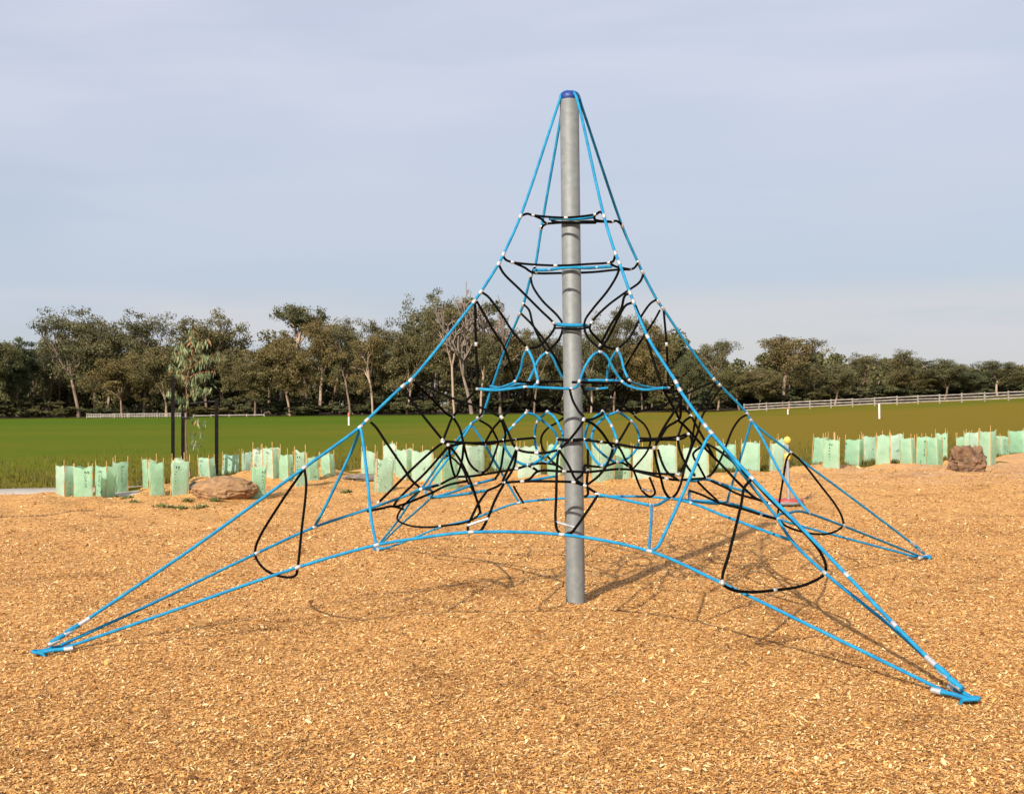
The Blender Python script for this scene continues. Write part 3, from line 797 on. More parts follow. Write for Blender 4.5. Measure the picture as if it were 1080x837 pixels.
# ground fixings: shackle plate, ferrules
def anchor(k):
    d = -PD[k]                                   # towards the pole
    c = D2[k] - POLE + d * .055 + Vector((0, 0, -.02))
    perp = Vector((-d.y, d.x, 0))
    fx = empty('ground_anchor', c); fx.parent = net
    m = MB()
    pts = [d * .03 + perp * .045 + Vector((0, 0, -.06)), perp * .045 + Vector((0, 0, .012)), d * -.045 + perp * .028 + Vector((0, 0, .026)), d * -.062 + Vector((0, 0, .028)),
           d * -.045 - perp * .028 + Vector((0, 0, .026)), perp * -.045 + Vector((0, 0, .012)), d * .03 - perp * .045 + Vector((0, 0, -.06))]
    m.tube(smooth_path(pts, 5), .011, 8)
    m.build('shackle', mats['blue'], fx)
    q = MB(); q.box((0, 0, .018), (.075, .045, .012), Matrix.Rotation(math.atan2(d.y, d.x), 3, 'Z')); q.build('anchor_plate', mats['blue'], fx)
    for s in (-1, 1):
        q = MB()
        a = d * .0 + perp * s * .02 + Vector((0, 0, .022))
        b = d * .15 + perp * s * .06 + Vector((0, 0, .034))
        q.tube(smooth_path([a - d * .03, a, a.lerp(b, .5) + Vector((0, 0, .005)), b], 4), .0125, 8)
        q.build('rope_eye', mats['blue'], fx)
        w = MB(); dd = (b - a).normalized()
        w.tube([b - dd * .02, b + dd * .035], .0165, 10)
        w.build('ferrule', mats['clamp'], fx)


for k in 'ABCD': anchor(k)
# swaged sleeves on the two front corner ropes, above the fixings
for k, L in (('A', [(89, 655), (74, 665.5), (57, 677)]), ('B', [(982, 697), (995, 710), (1008, 722)]), ('C', [(962, 573), (969, 579)])):
    for i, (u, v) in enumerate(L):
        p = at(u, v, depth(k, u, v)) - POLE
        d = (D2[k] - POLE - p).normalized()
        q = MB(); q.tube([p - d * .038, p + d * .038], .0165, 10)
        q.build('ferrule', mats['clamp'], net)
        if i + 1 < len(L):
            q = MB(); q.tube([p + d * .036, p + d * .08, p + d * .14], [.014, .0185, .014], 10)
            q.build('spliced_rope_end', mats['blue'], net)

# ------------------------------------------------------------------ tree guards
def guard(uL, uR, vT, vB, label, seed, stake='bamboo', ink=None, lean=0.0):
    g = random.Random(seed)
    base = ghit((uL + uR) / 2, vB)
    w = (uR - uL) / FPX * base.y * (1.12 if 380 < uL < 760 else 1.)
    h = (vB - vT) / FPX * base.y
    h = max(.38, h) + .02
    rz = g.uniform(-1.05, 1.05)
    root = empty('tree_guard', base - Vector((0, 0, .02)), rz)
    tag(root, label, 'tree guard', 'plastic tree guards round young plants')
    # triangular footprint with rounded corners; one flat side toward the camera
    rad = w / 1.5
    a0 = R(-90 + 60) + g.uniform(-.25, .25)
    cor = [Vector((math.cos(a0 + k * 2.0944) * rad, math.sin(a0 + k * 2.0944) * rad, 0)) for k in range(3)]
    ring = []
    for k in range(3):
        A, B = cor[k], cor[(k + 1) % 3]
        for t in np.linspace(0.06, .94, 9): ring.append((A.lerp(B, t), k, t))
    nz = 10
    vs = []; fs = []
    n = len(ring)
    ph = g.uniform(0, 99)
    topt = g.uniform(.90, 1.04)
    lx, ly = lean + g.uniform(-.04, .04), g.uniform(-.04, .04)
    for j in range(nz + 1):
        t = j / nz
        for i, (p, k, s) in enumerate(ring):
            q = p * (1 + (topt - 1) * t)
            z = h * t
            bulge = 1 + .07 * math.sin(math.pi * s) * (1 - .4 * t)
            nn = mnoise.noise(Vector((q.x * 7 + ph, q.y * 7, z * 9))) * .024 + mnoise.noise(Vector((q.x * 22 + ph, q.y * 22, z * 14))) * .012
            q = q * (bulge + nn / rad)
            if j == nz: z += mnoise.noise(Vector((q.x * 9 + ph, q.y * 9, 3))) * .07
            vs.append((q.x + lx * t, q.y + ly * t, z))
    for j in range(nz):
        for i in range(n):
            i2 = (i + 1) % n
            fs.append((j * n + i, j * n + i2, (j + 1) * n + i2, (j + 1) * n + i))
    m = MB(); m.add(vs, fs)
    for k in range(3):
        q = MB()
        c = cor[k] * .93
        hh = h + g.uniform(.05, .15)
        q.tube([(c.x, c.y, -.1), (c.x + lx * .5 + g.uniform(-.01, .01), c.y + ly * .5, h * .5), (c.x + lx * 1.05, c.y + ly, hh)], [.0085, .008, .007], 6)
        q.build('stake', mats['bamboo'], root)
    # young plant inside the sleeve
    q = MB()
    for k in range(60):
        a = g.uniform(0, 6.283); r = g.uniform(.0, .75) * rad * .8; z = h * .62 * g.random() ** 1.6
        c = Vector((r * math.cos(a), r * math.sin(a), z)); s = g.uniform(.02, .05)
        e1 = Vector((g.uniform(-1, 1), g.uniform(-1, 1), g.uniform(.2, 1))).normalized() * s
        e2 = e1.orthogonal().normalized() * s * .35
        q.add([c - e1, c + e2, c + e1, c - e2], [(0, 1, 2, 3)], 0, False)
    q.tube([(0, 0, -.05), (.01, 0, h * .5)], .005, 5)
    q.build('seedling', mats['weed'], root)
    if ink:
        # small printed marks running down the face turned to the camera
        q = m
        inv = Matrix.Rotation(-rz, 3, 'Z')
        best = min(range(3), key=lambda k: (Matrix.Rotation(rz, 3, 'Z') @ (cor[k] + cor[(k + 1) % 3])).y)
        A, B = cor[best], cor[(best + 1) % 3]
        xa = (Matrix.Rotation(rz, 3, 'Z') @ A).x; xb = (Matrix.Rotation(rz, 3, 'Z') @ B).x
        tt = ink if xa < xb else 1 - ink
        nrm = ((A + B) * .5).normalized(); al = (B - A).normalized()
        zz = h * .86
        row = 0
        while zz > h * .34:
            hh = .045 if row == 0 else g.uniform(.012, .024)
            for gl in range(2 if row == 0 else 1):
                t = zz / h
                c = A.lerp(B, tt) * (1 + (topt - 1) * t) + Vector((lx * t, ly * t, 0)) + nrm * (.006 + rad * .5 * .07 * math.sin(math.pi * tt) * 1.2 + .016)
                c += al * ((gl - .5) * .05 + g.uniform(-.006, .006))
                c.z = zz + g.uniform(-.008, .008)
                for st in range(3):
                    dx = g.uniform(-.012, .012); dz = g.uniform(-.5, .5) * hh
                    e = al * g.uniform(.004, .012) + Vector((0, 0, g.uniform(.2, .5) * hh))
                    e2 = al * .004 - Vector((0, 0, .002))
                    cc = c + al * dx + Vector((0, 0, dz * .4))
                    q.add([cc - e - e2, cc - e + e2, cc + e + e2, cc + e - e2], [(0, 1, 2, 3)], 1, False)
            zz -= hh + g.uniform(.02, .045); row += 1
    m.build('sleeve', [mats['sleeve'], mats['ink']], root)
    if stake == 'pink':
        q = MB(); q.box((.02, .06, h * .55), (.028, .018, h * 1.1 + .2)); q.build('marker_stake', mats['pink_stake'], root)
    return root


GU = [
    (60, 77, 492, 522.7, 'leftmost pale green plastic tree guard of all, upright beside the concrete path', 0, 0),
    (80.6, 99, 492.6, 524, 'second green tree guard from the left, with dark printed marks', .7, 0),
    (101.6, 120, 492, 524, 'third green tree guard from the left, leaning slightly right', .55, .05),
    (118, 133, 486.6, 519.5, 'fourth tree guard from the left, narrow and printed, half behind the third', .5, 0),
    (151, 165, 485.4, 514, 'narrow pale tree guard printed on its left edge, fifth from the left', .15, 0),
    (156.5, 172, 487.8, 521.5, 'wrinkled plain green tree guard in front, just left of the black stakes', 0, 0),
    (178, 196, 487, 521.5, 'green tree guard hiding the foot of the two left black stakes', .3, 0),
    (184, 196, 484, 511, 'tree guard peeping up behind the one at the foot of the black stakes', 0, 0),
    (212, 228, 482.5, 506, 'short green tree guard just left of the right hand black stake', .4, 0),
    (236, 253, 480, 502, 'green tree guard behind the top of the big sandy rock', .2, 0),
    (253.5, 266.5, 477, 499.5, 'narrow printed tree guard behind the right end of the big sandy rock', .7, 0),
    (263, 278.5, 493, 526, 'lone front row green tree guard right of the sandy rock, nearest of the left cluster', .8, .03),
    (266.5, 279, 481, 505, 'tree guard directly behind the lone front one right of the sandy rock', .4, 0),
    (279, 296.6, 477, 507.5, 'broad printed tree guard, second right of the sandy rock in the back row', .6, 0),
    (296, 310, 480, 507, 'plain green tree guard right of the one with the large dark mark', 0, 0),
    (309, 321, 477, 513, 'slim tall tree guard behind the top of the black foothold loop on the left rope', .3, 0),
    (321, 335, 479, 503.5, 'plain tree guard left of the dark stone slab, cut by the left blue rope', 0, 0),
    (340, 354, 479, 502, 'tree guard standing apart behind the dark stone slab, in front of open grass', 0, 0),
    (381, 393, 476, 505, 'narrow tree guard behind the blue strap that drops from the left corner rope', 0, 0),
    (393, 411, 484, 519, 'front row tree guard just right of the falling blue strap at left', .1, 0),
    (406, 418, 476, 505, 'narrow tree guard behind the front row one beside the left blue strap', 0, 0),
    (419, 435, 475, 505, 'printed tree guard crossed by a slanting black rope left of the net', .2, 0),
    (436, 454, 476, 506, 'whitish creased tree guard, last one left of where the back left blue rope comes down', 0, 0),
    (459, 480, 483, 515, 'low wide tree guard behind the black knots on the left of the net', 0, 0),
    (483, 508, 470, 504, 'broad tree guard with a dark print mark, behind the left hoops of the net', .6, 0),
    (516, 543, 470, 497, 'wide pale tree guard behind the left half of the blue rope circle', 0, 0),
    (546, 567, 471, 502, 'tree guard with a small eye shaped print seen inside the left blue rope circle', .6, 0),
    (580, 597, 469, 502, 'tree guard tucked just left of the steel pole', 0, 0),
    (625, 645, 470, 508, 'tree guard seen through the right blue rope circle just right of the steel pole', 0, 0),
    (647, 662, 473, 505, 'narrow tree guard under the right side of the right blue rope circle', 0, 0),
    (669, 686, 473, 504, 'tree guard alone in the gap to the right of the blue rope circles', 0, 0),
    (696, 713, 469.5, 500, 'pale tree guard seen through the right hand black hoops of the net', 0, 0),
    (725, 746, 470, 504, 'tree guard behind the blue strap of the right front corner rope', 0, 0),
    (757, 774, 469, 494, 'tree guard half hidden behind the right front corner rope', 0, 0),
    (782.5, 800, 467, 498, 'wrinkled green tree guard between the two blue straps of the back right corner rope', 0, 0),
    (809, 824.5, 468, 498, 'green tree guard just left of the yellow knob of the spinner', 0, 0),
    (818, 829, 464, 490, 'tree guard directly behind the yellow knob of the spinner', 0, 0),
    (858, 873, 461.6, 490, 'slanting tree guard beginning the right row, left neighbour of the one with the pink stake', 0, .06),
    (870, 887, 465.5, 495, 'tree guard with a face like print and a thick pink stake rising behind it', .5, 0),
    (893, 910, 463.7, 492, 'printed tree guard, first after the gap right of the pink stake', .12, 0),
    (909, 924, 460.6, 488, 'paler tall tree guard in the back, second after the gap right of the pink stake', 0, 0),
    (924, 937.4, 463, 492, 'tree guard, third after the gap right of the pink stake', 0, 0),
    (937, 952, 459, 487, 'high set tree guard fourth after the gap right of the pink stake', 0, 0),
    (952, 967, 463, 491.7, 'deep green tree guard fifth after the gap right of the pink stake', 0, 0),
    (966, 980, 461, 491, 'tree guard with a small dark dash of print, third to the left of the boulder', .6, 0),
    (979, 994.5, 463, 492, 'tree guard with white scraps at its foot, second to the left of the boulder', 0, 0),
    (988, 1000, 457.7, 484.5, 'tall printed tree guard with a high bamboo stake, nearest on the left of the boulder', .7, 0),
    (1008, 1016.5, 461, 480, 'greyish narrow tree guard behind the left end of the brown boulder', 0, 0),
    (1016.5, 1024, 456, 480, 'very narrow tree guard rising behind the middle of the brown boulder', 0, 0),
    (1023.5, 1034, 456.7, 482, 'pale tree guard rising behind the right part of the brown boulder', 0, 0),
    (1034, 1050, 455, 489.6, 'large tree guard touching the right side of the brown boulder', 0, 0),
    (1051, 1064, 461, 482, 'short tree guard with bold black print, second to the right of the boulder', .4, 0),
    (1067, 1086, 456, 481, 'rightmost wide pale tree guard, cut by the right edge of the picture', 0, 0),
]
for i, (a, b, c, d, lab, ink, ln) in enumerate(GU):
    guard(a, b, c, d, lab, 100 + i, 'pink' if 'thick pink' in lab else 'bamboo', ink, ln)


# ------------------------------------------------------------------ rocks
def rock(u, v, w, h, dpt, mat, label, seed, rough=.22, flat=False, name='boulder'):
    base = ghit(u, v)
    bm = bmesh.new()
    bmesh.ops.create_icosphere(bm, subdivisions=6, radius=1)
    off = Vector((seed * 3.1, seed * 1.7, seed))
    for vv in bm.verts:
        p = vv.co.copy()
        d = mnoise.fractal(p * 1.1 + off, 1.0, 2.1, 4) * rough * 1.4
        d += (mnoise.cell(p * 1.6 + off) - .5) * rough * .5
        d += mnoise.fractal(p * 5 + off, 1.0, 2.2, 4) * rough * .45
        if not flat:
            q = Vector((p.x, p.y, p.z))
            mx = max(abs(q.x), abs(q.y), abs(q.z))
            p = p.lerp(p / mx * .82, .55)
        vv.co = p * (1 + d)
        vv.co.x *= w / 2; vv.co.y *= dpt / 2; vv.co.z *= h * .62
        vv.co.z += h * .36
    me = bpy.data.meshes.new(name); bm.to_mesh(me); bm.free()
    for pp in me.polygons: pp.use_smooth = True
    me.materials.append(mats[mat])
    o = bpy.data.objects.new(name, me); o.location = base; COL.objects.link(o)
    return tag(o, label, 'rock')


b1 = rock(1021, 497, .76, .60, .6, 'rock', 'square brown boulder standing among the tree guards at the right', 3, .26)
rock(238, 524, 1.15, .36, .9, 'sand_rock', 'big low sandy rock half buried in mulch behind the left blue rope', 7, .10, True)
rock(384, 504, .95, .12, .5, 'grey_rock', 'low dark stone slab lying on the mulch edge left of the net', 11, .2, True, 'stone_slab')
rock(207, 519, .42, .16, .4, 'grey_rock', 'small grey stone at the left foot of the big sandy rock', 17, .2, True, 'stone')

# weeds
for i, (u, v, s, lab) in enumerate([(135, 526, .10, 'leftmost small green weed tuft in the mulch under the tree guards'), (142, 531, .12, 'low olive weed tuft right of the leftmost one'),
                                    (172, 535, .15, 'leafy weed tuft below the guard left of the black stakes'), (190, 537, .13, 'flat weed tuft nearest the viewer below the black stakes'),
                                    (212, 536, .16, 'bushiest weed tuft in front of the big sandy rock'), (226, 529, .14, 'weed tuft touching the right front of the sandy rock'),
                                    (197, 529, .10, 'tiny weed tuft at the left end of the sandy rock'), (366, 520, .10, 'dry weed tuft below the dark stone slab')]):
    p = ghit(u, v); g = random.Random(i + 50)
    q = MB()
    for k in range(90):
        a = g.uniform(0, 6.283); r = g.uniform(0, s * 1.3)
        c = Vector((r * math.cos(a), r * math.sin(a) * .8, 0)); e = Vector((math.cos(a) * .04, math.sin(a) * .04, g.uniform(.03, .10) * (1 - r / s / 2)))
        w = Vector((-math.sin(a), math.cos(a), 0)) * g.uniform(.006, .014)
        q.add([c - w, c + w, c + e * .6 + w * 1.3, c + e, c + e * .6 - w * 1.3], [(0, 1, 2, 3, 4)], 0, False)
    o = q.build('weed', mats['weed']); o.location = p
    tag(o, lab, 'weed', 'weed tufts in the mulch')

# dry twig lying right of the spinner
q = MB(); c = ghit(846, 527)
q.tube([Vector((0, 0, .02)), Vector((.12, .05, .04)), Vector((.22, .30, .09)), Vector((.34, .34, .10))], [.008, .008, .006, .003], 6)
q.tube([Vector((.10, .04, .035)), Vector((.2, .02, .05)), Vector((.3, -.02, .03))], [.006, .005, .003], 6)
o = q.build('twig', mats['bare']); o.location = c
tag(o, 'thin dry twig sticking out of the mulch right of the red disc', 'twig')

# ------------------------------------------------------------------ young gum with three black stakes
sap = ghit(202, 507)
Ys = sap.y
root = empty('young_gum_tree', sap)
tag(root, 'young gum sapling with drooping leaves and orange red growing tip, tied between black stakes', 'sapling')


def S(u, v, dy=0.0): return at(u, v, Ys + dy) - sap


m = MB()
trunk_pts = [Vector((0, 0, -.05)), S(198, 485), S(196, 460), S(197, 430), S(197, 400), S(203, 375), S(203, 352)]
m.tube(smooth_path(trunk_pts, 4), np.linspace(.022, .005, 25), 7)
m.build('trunk', mats['sap_stem'], root)
g = random.Random(5)
tw = MB(); rt = MB(); lv = []; lt = []
branches = []
for (u0, v0, u1, v1, dy, n) in [(197, 425, 176, 412, -.1, 26), (197, 420, 222, 408, .1, 26), (198, 405, 182, 385, .15, 30), (199, 398, 226, 392, -.1, 30), (200, 392, 186, 372, .1, 28),
                                (201, 388, 232, 372, .15, 36), (202, 380, 190, 362, -.1, 26), (203, 376, 216, 358, 0, 30), (203, 372, 203, 348, 0, 30), (197, 440, 216, 446, .1, 12), (196, 462, 212, 456, .0, 10), (198, 470, 210, 468, .1, 14), (200, 400, 208, 412, -.2, 26), (197, 415, 190, 430, -.2, 18)]:
    a, b = S(u0, v0), S(u1, v1, dy)
    mid = a.lerp(b, .5) + Vector((0, 0, .05))
    (rt if v1 < 400 else tw).tube(smooth_path([a, mid, b], 4), [.004, .004, .0035, .0035, .003, .003, .0025, .002, .002], 5)
    hi = max(0, (420 - v1) / 70)
    for k in range(int(n * 1.7)):
        t = g.uniform(.2, 1.05)
        p = (a.lerp(mid, t * 2) if t < .5 else mid.lerp(b, t * 2 - 1)) + Vector((g.gauss(0, .05), g.gauss(0, .08), g.gauss(0, .04)))
        L = g.uniform(.11, .20)
        d = Vector((g.gauss(0, .35), g.gauss(0, .35), -1)).normalized()
        w = Vector((g.uniform(-1, 1), g.uniform(-1, 1), 0)); w = (w - d * w.dot(d)).normalized() * g.uniform(.013, .024)
        lv.append([p, p + d * L * .45 + w, p + d * L + w * .3, p + d * L * .45 - w])
        lt.append(g.uniform(.84, 1.) if g.random() < .03 + .17 * hi * hi else g.uniform(.05, .8))
tw.build('twig', mats['sap_stem'], root); rt.build('red_twig', mats['red_twig'], root)
V = np.array([[tuple(q) for q in f] for f in lv]).reshape(-1, 3); b = np.arange(len(lv)) * 4
o = fast_mesh('foliage', V, np.stack([b, b + 1, b + 2, b + 3], 1), mats['sap_leaf'], tint=np.repeat(lt, 4), parent=root)
for (u, vt, vb, dy, lab) in ((182.5, 396, 512, -.25, 'leftmost black timber stake beside the sapling, standing clear of its leaves'), (193, 420, 508, .35, 'middle black timber stake, close to the sapling stem and partly under its leaves'), (228.5, 420, 504, .1, 'right hand black timber stake, rising behind the big sandy rock')):
    base = ghit(u, vb); base = Vector((at(u, vb, sap.y + dy).x, sap.y + dy, 0)); base.z = float(H(base.x, base.y))
    top = at(u - .5, vt, sap.y + dy)
    q = MB(); hgt = top.z - base.z
    s = .027
    prof = [(-s, -s), (s, -s), (s, s), (-s, s)]
    vs = []
    for z, k in ((-.2, 1), (hgt - .01, 1), (hgt, .85)):
        for (x, y) in prof: vs.append((x * k * 1.35, y * k, z))
    fs = [(j * 4 + i, j * 4 + (i + 1) % 4, j * 4 + 4 + (i + 1) % 4, j * 4 + 4 + i) for j in range(2) for i in range(4)] + [(8, 9, 10, 11)]
    q.add(vs, fs, 0, False)
    o = q.build('timber_stake', mats['stake_black']); o.location = base; o.rotation_euler = (0, .01, .3)
    tag(o, lab, 'stake', 'black stakes round the sapling')
q = MB()
a = S(183, 424, -.25); b = S(197, 426, 0); c = S(193, 424, .35); d = S(228, 423, .1)
q.tube(smooth_path([a, a.lerp(b, .5) + Vector((0, -.05, -.02)), b + Vector((.03, 0, .01)), c], 4), .022, 6)
q.tube(smooth_path([d, d.lerp(b, .5) + Vector((0, .05, .01)), b], 4), .018, 6)
q.tube(smooth_path([S(193, 440, .35), S(197, 441, -.03), S(201, 440, .1)], 4), .022, 6)
o = q.build('tree_tie', mats['tie']); o.location = sap
tag(o, 'black webbing tie looped from the sapling stem to the black stakes', 'tree tie')

# ------------------------------------------------------------------ stand-on spinner
p = ghit(832, 534)
sp_ = empty('spinner', p)
tag(sp_, 'small playground spinner with red round footplate, grey post and yellow knob, behind the net', 'spinner')
q = MB(); q.lathe((0, 0, 0), [(0, .11), (.205, .11), (.21, .10), (.21, .085)], 32); q.build('footplate', mats['red'], sp_)
q = MB(); q.lathe((0, 0, 0), [(.21, .083), (.212, .055), (.18, .03), (.10, .02), (.06, -.1)], 32); q.build('footplate_rim', mats['grey'], sp_)
q = MB(); q.tube([(0, 0, .1), (-.005, 0, .5), (-.01, 0, .92)], [.028, .025, .022], 16); q.build('post', mats['grey'], sp_)
q = MB(); q.lathe((-.01, 0, .98), [(0, -.055), (.035, -.045), (.052, -.015), (.052, .015), (.035, .045), (0, .055)], 20); q.build('knob', mats['yellow'], sp_)
q = MB(); q.lathe((-.012, 0, .74), [(.031, -.05), (.045, -.035), (.048, .03), (.031, .05)], 20); q.build('grip', mats['yellow'], sp_)

# ------------------------------------------------------------------ unseen leaning stand-in, added and shaped to cast the thin shadow on the mulch
q = MB(); q.tube([(0, 0, -.2), (.75, -.1, .8), (1.5, -.2, 1.62)], [.17, .15, .10], 12)
o = q.build('shadow_caster', mats['bark']); o.location = (-9.15, 16.9, 0)
tag(o, 'unseen leaning stand-in beyond the left edge, added to cast a thin shadow on the mulch', 'shadow caster')

# ------------------------------------------------------------------ far posts and fences
for (u, vb, h_, lab, tip) in ((368, 448, .95, 'white marker post with an orange red top on the grass left of the net', True), (927.5, 441, 1.1, 'plain white marker post on the grass at the right', False), (831, 436.5, .7, 'small white marker post with a reddish top close to the start of the white fence', True)):
    p = ghit(u, vb)
    r_ = empty('marker_post', p); tag(r_, lab, 'marker post')
    q = MB(); q.tube([(0, 0, -.1), (0, 0, h_ * (.62 if tip else .97)), (0, 0, h_ * (.65 if tip else 1))], [.075, .075, .07], 10); q.build('post', mats['white'], r_)
    if tip:
        q = MB(); q.tube([(0, 0, h_ * .655), (0, 0, h_ * .98), (0, 0, h_)], [.078, .078, .05], 10); q.build('painted_top', mats['orange'], r_)


def rail_fence(pts, hgt, step, label, rails=3, name='rail_fence', pickets=False):
    P = [Vector((x, y, float(H(x, y)))) for x, y in pts]
    L = [0]
    for i in range(1, len(P)): L.append(L[-1] + (P[i] - P[i - 1]).length)

    def atl(s):
        for i in range(1, len(P)):
            if s <= L[i] or i == len(P) - 1:
                t = (s - L[i - 1]) / (L[i] - L[i - 1]); q = P[i - 1].lerp(P[i], t); q.z = float(H(q.x, q.y)); return q
    root = empty(name, P[0]); tag(root, label, 'fence')
    n = int(L[-1] / step)
    rg = random.Random(3)
    for i in range(n + 1):
        q = atl(i * step) - P[0]
        m = MB(); m.box((q.x, q.y, q.z + hgt * .5), (.13, .13, hgt + .12 + rg.uniform(-.04, .04))); m.build('post', mats['fence'], root)
    for k in range(rails):
        z = hgt * (k + .75) / rails
        m = MB()
        for i in range(n):
            a, b = atl(i * step) - P[0], atl((i + 1) * step) - P[0]
            j1, j2 = rg.uniform(-.03, .03), rg.uniform(-.03, .03)
            a = a + Vector((0, -.1, z + j1)); b = b + Vector((0, -.1, z + j2))
            w = Vector((0, 0, .06)); t = Vector((0, .025, 0))
            m.add([a - w - t, b - w - t, b + w - t, a + w - t, a - w + t, b - w + t, b + w + t, a + w + t], [(0, 1, 2, 3), (7, 6, 5, 4), (0, 4, 5, 1), (3, 2, 6, 7), (0, 3, 7, 4), (1, 5, 6, 2)], 0, False)
        m.build('rail', mats['fence'], root)
    if pickets:
        m = MB()
        for i in range(int(L[-1] / .45)):
            q = atl(i * .45) - P[0]; m.box((q.x, q.y - .14, q.z + hgt * .5), (.12, .03, hgt * rg.uniform(.9, 1.05)))
        m.build('palings', mats['fence'], root)
    return root


rail_fence([(28.5, 151.5), (34, 150), (44, 142), (54, 130), (64, 124), (80, 118)], .95, 2.7, 'long weathered white rail fence climbing the grass rise at the right', 3)
rail_fence([(-64.5, 187), (-59, 184.6), (-53.5, 182.5), (-47, 180)], .62, 2.6, 'low pale paling fence at the foot of the trees on the far left', 2, 'paling_fence', True)
rail_fence([(-46.5, 179.8), (-40, 177.5), (-33, 174.5)], .32, 3.0, 'very low pale edging rail under the trees behind the sapling', 1, 'low_rail')

# ------------------------------------------------------------------ trees
def tube_np(pts, rad, seg=6):
    m = MB(); m.tube(pts, rad, seg, cap=False); return m


def gum_mesh(seed, hgt, crownw, kind):
    """returns (wood mesh, leaf mesh) for a eucalypt; kind: open, dense, flat, bare, bush"""
    g = random.Random(seed); gn = np.random.default_rng(seed)
    wood = MB()
    tips = []
    P = dict(open=(.42, 5, 1.0), dense=(.30, 7, 1.0), flat=(.60, 5, 1.0), bare=(.35, 6, 1.0), bush=(.10, 7, 1.))[kind]
    fork = hgt * P[0]

    def branch(p, d, L, r, lev):
        n = 4
        pts = [p]; q = p.copy(); dd = d.copy()
        for i in range(n):
            dd = (dd + Vector((g.gauss(0, .16), g.gauss(0, .16), g.gauss(.05, .10)))).normalized()
            q = q + dd * L / n
            pts.append(q.copy())
        wood.tube(pts, list(np.linspace(r, r * (.72 if kind == 'bare' else .55), n + 1)), 6 if lev < 2 else 4, cap=False)
        if lev >= (5 if kind == 'bare' else 3):
            tips.append((q.copy(), lev)); return
        k = g.choice([2, 3]) if lev else P[1] - 1
        for j in range(k):
            a = j / k * 6.283 + g.uniform(-.6, .6)
            spread = (.75 if kind == 'flat' else .62) if lev else (.55 if kind != 'bush' else .9)
            side = Vector((math.cos(a), math.sin(a), 0))
            nd = (dd * (1 - spread * .45) + side * spread * g.uniform(.7, 1.2)).normalized()
            if nd.z < .05: nd.z = .1; nd.normalize()
            t0 = g.uniform(.55, 1.0) if lev else g.uniform(.75, 1.)
            st = pts[int(t0 * n)]
            branch(st, nd, L * g.uniform(.55, .8) if lev else (hgt - fork) * g.uniform(.32, .52), r * (.78 if kind == 'bare' else .55), lev + 1)
        if lev: tips.append((q.copy(), lev))

    branch(Vector((0, 0, -.3)), Vector((g.gauss(0, .06), g.gauss(0, .06), 1)).normalized(), fork, hgt * (.0155 if kind != 'bare' else .015) + .03, 0)
    T = np.array([tuple(t[0]) for t in tips])
    # fit to the wanted size
    zmax = T[:, 2].max(); wmax = np.percentile(np.abs(T[:, :2]).max(1), 92)
    sz = (hgt * .93) / zmax; sx = (crownw * .5 * .86) / wmax
    wood.v = [(x * (sx if z > fork * .6 else 1 + (sx - 1) * max(0, z / fork / .6)), y * (sx if z > fork * .6 else 1 + (sx - 1) * max(0, z / fork / .6)), z * sz) for x, y, z in wood.v]
    T = T * [sx, sx, sz]
    leafsV = []; leafT = []
    if kind != 'bare':
        nper = dict(open=230, dense=300, flat=210, bush=260)[kind]
        cr_ = dict(open=.118, dense=.135, flat=.085, bush=.15)[kind] * hgt
        keep = gn.random(len(T)) < dict(open=.80, dense=1., flat=.85, bush=1.)[kind]
        T = T[keep]
        if kind == 'flat': T = T[T[:, 2] > hgt * .62]
        extra = []
        if kind in ('dense', 'bush', 'open'):
            for t in T[gn.integers(0, len(T), len(T) // 2)]:
                extra.append(t * [gn.uniform(.5, 1), gn.uniform(.5, 1), gn.uniform(.45, .95)])
            T = np.concatenate([T, np.array(extra)])
        for t in T:
            r = cr_ * gn.uniform(.6, 1.25)
            nl = int(nper * gn.uniform(.7, 1.2))
            # two or three sub-clumps per tip, flattened
            sub = gn.normal(0, 1, (3, 3)) * [r * .55, r * .55, r * .28]
            c = t + sub[gn.integers(0, 3, nl)]
            d = gn.normal(0, 1, (nl, 3)); d /= np.linalg.norm(d, axis=1)[:, None]
            rr = r * .62 * gn.random(nl) ** .45
            p = c + d * rr[:, None] * [1, 1, .62]
            p = p + gn.normal(0, .05 * r, (nl, 3))
            ls = gn.uniform(.10, .24, nl) * (1 if kind != 'bush' else .9)
            e1 = gn.normal(0, 1, (nl, 3)); e1[:, 2] -= .5; e1 /= np.linalg.norm(e1, axis=1)[:, None]
            e2 = np.cross(e1, gn.normal(0, 1, (nl, 3))); e2 /= np.linalg.norm(e2, axis=1)[:, None] + 1e-9
            e1 = e1 * ls[:, None]; e2 = e2 * (ls * .42)[:, None]
            leafsV.append(np.stack([p - e1, p + e2, p + e1, p - e2], 1).reshape(-1, 3))
            base = gn.uniform(.15, .85)
            leafT.append(np.repeat(np.clip(base + gn.normal(0, .16, nl), 0, 1), 4))
    wm = bpy.data.meshes.new('trunk'); wm.from_pydata(wood.v, [], wood.f)
    wm.polygons.foreach_set('use_smooth', wood.sm)
    lm = None
    if leafsV:
        V = np.concatenate(leafsV); Tt = np.concatenate(leafT)
        b = np.arange(len(V) // 4) * 4
        lm = (V, np.stack([b, b + 1, b + 2, b + 3], 1), Tt)
    return wm, lm


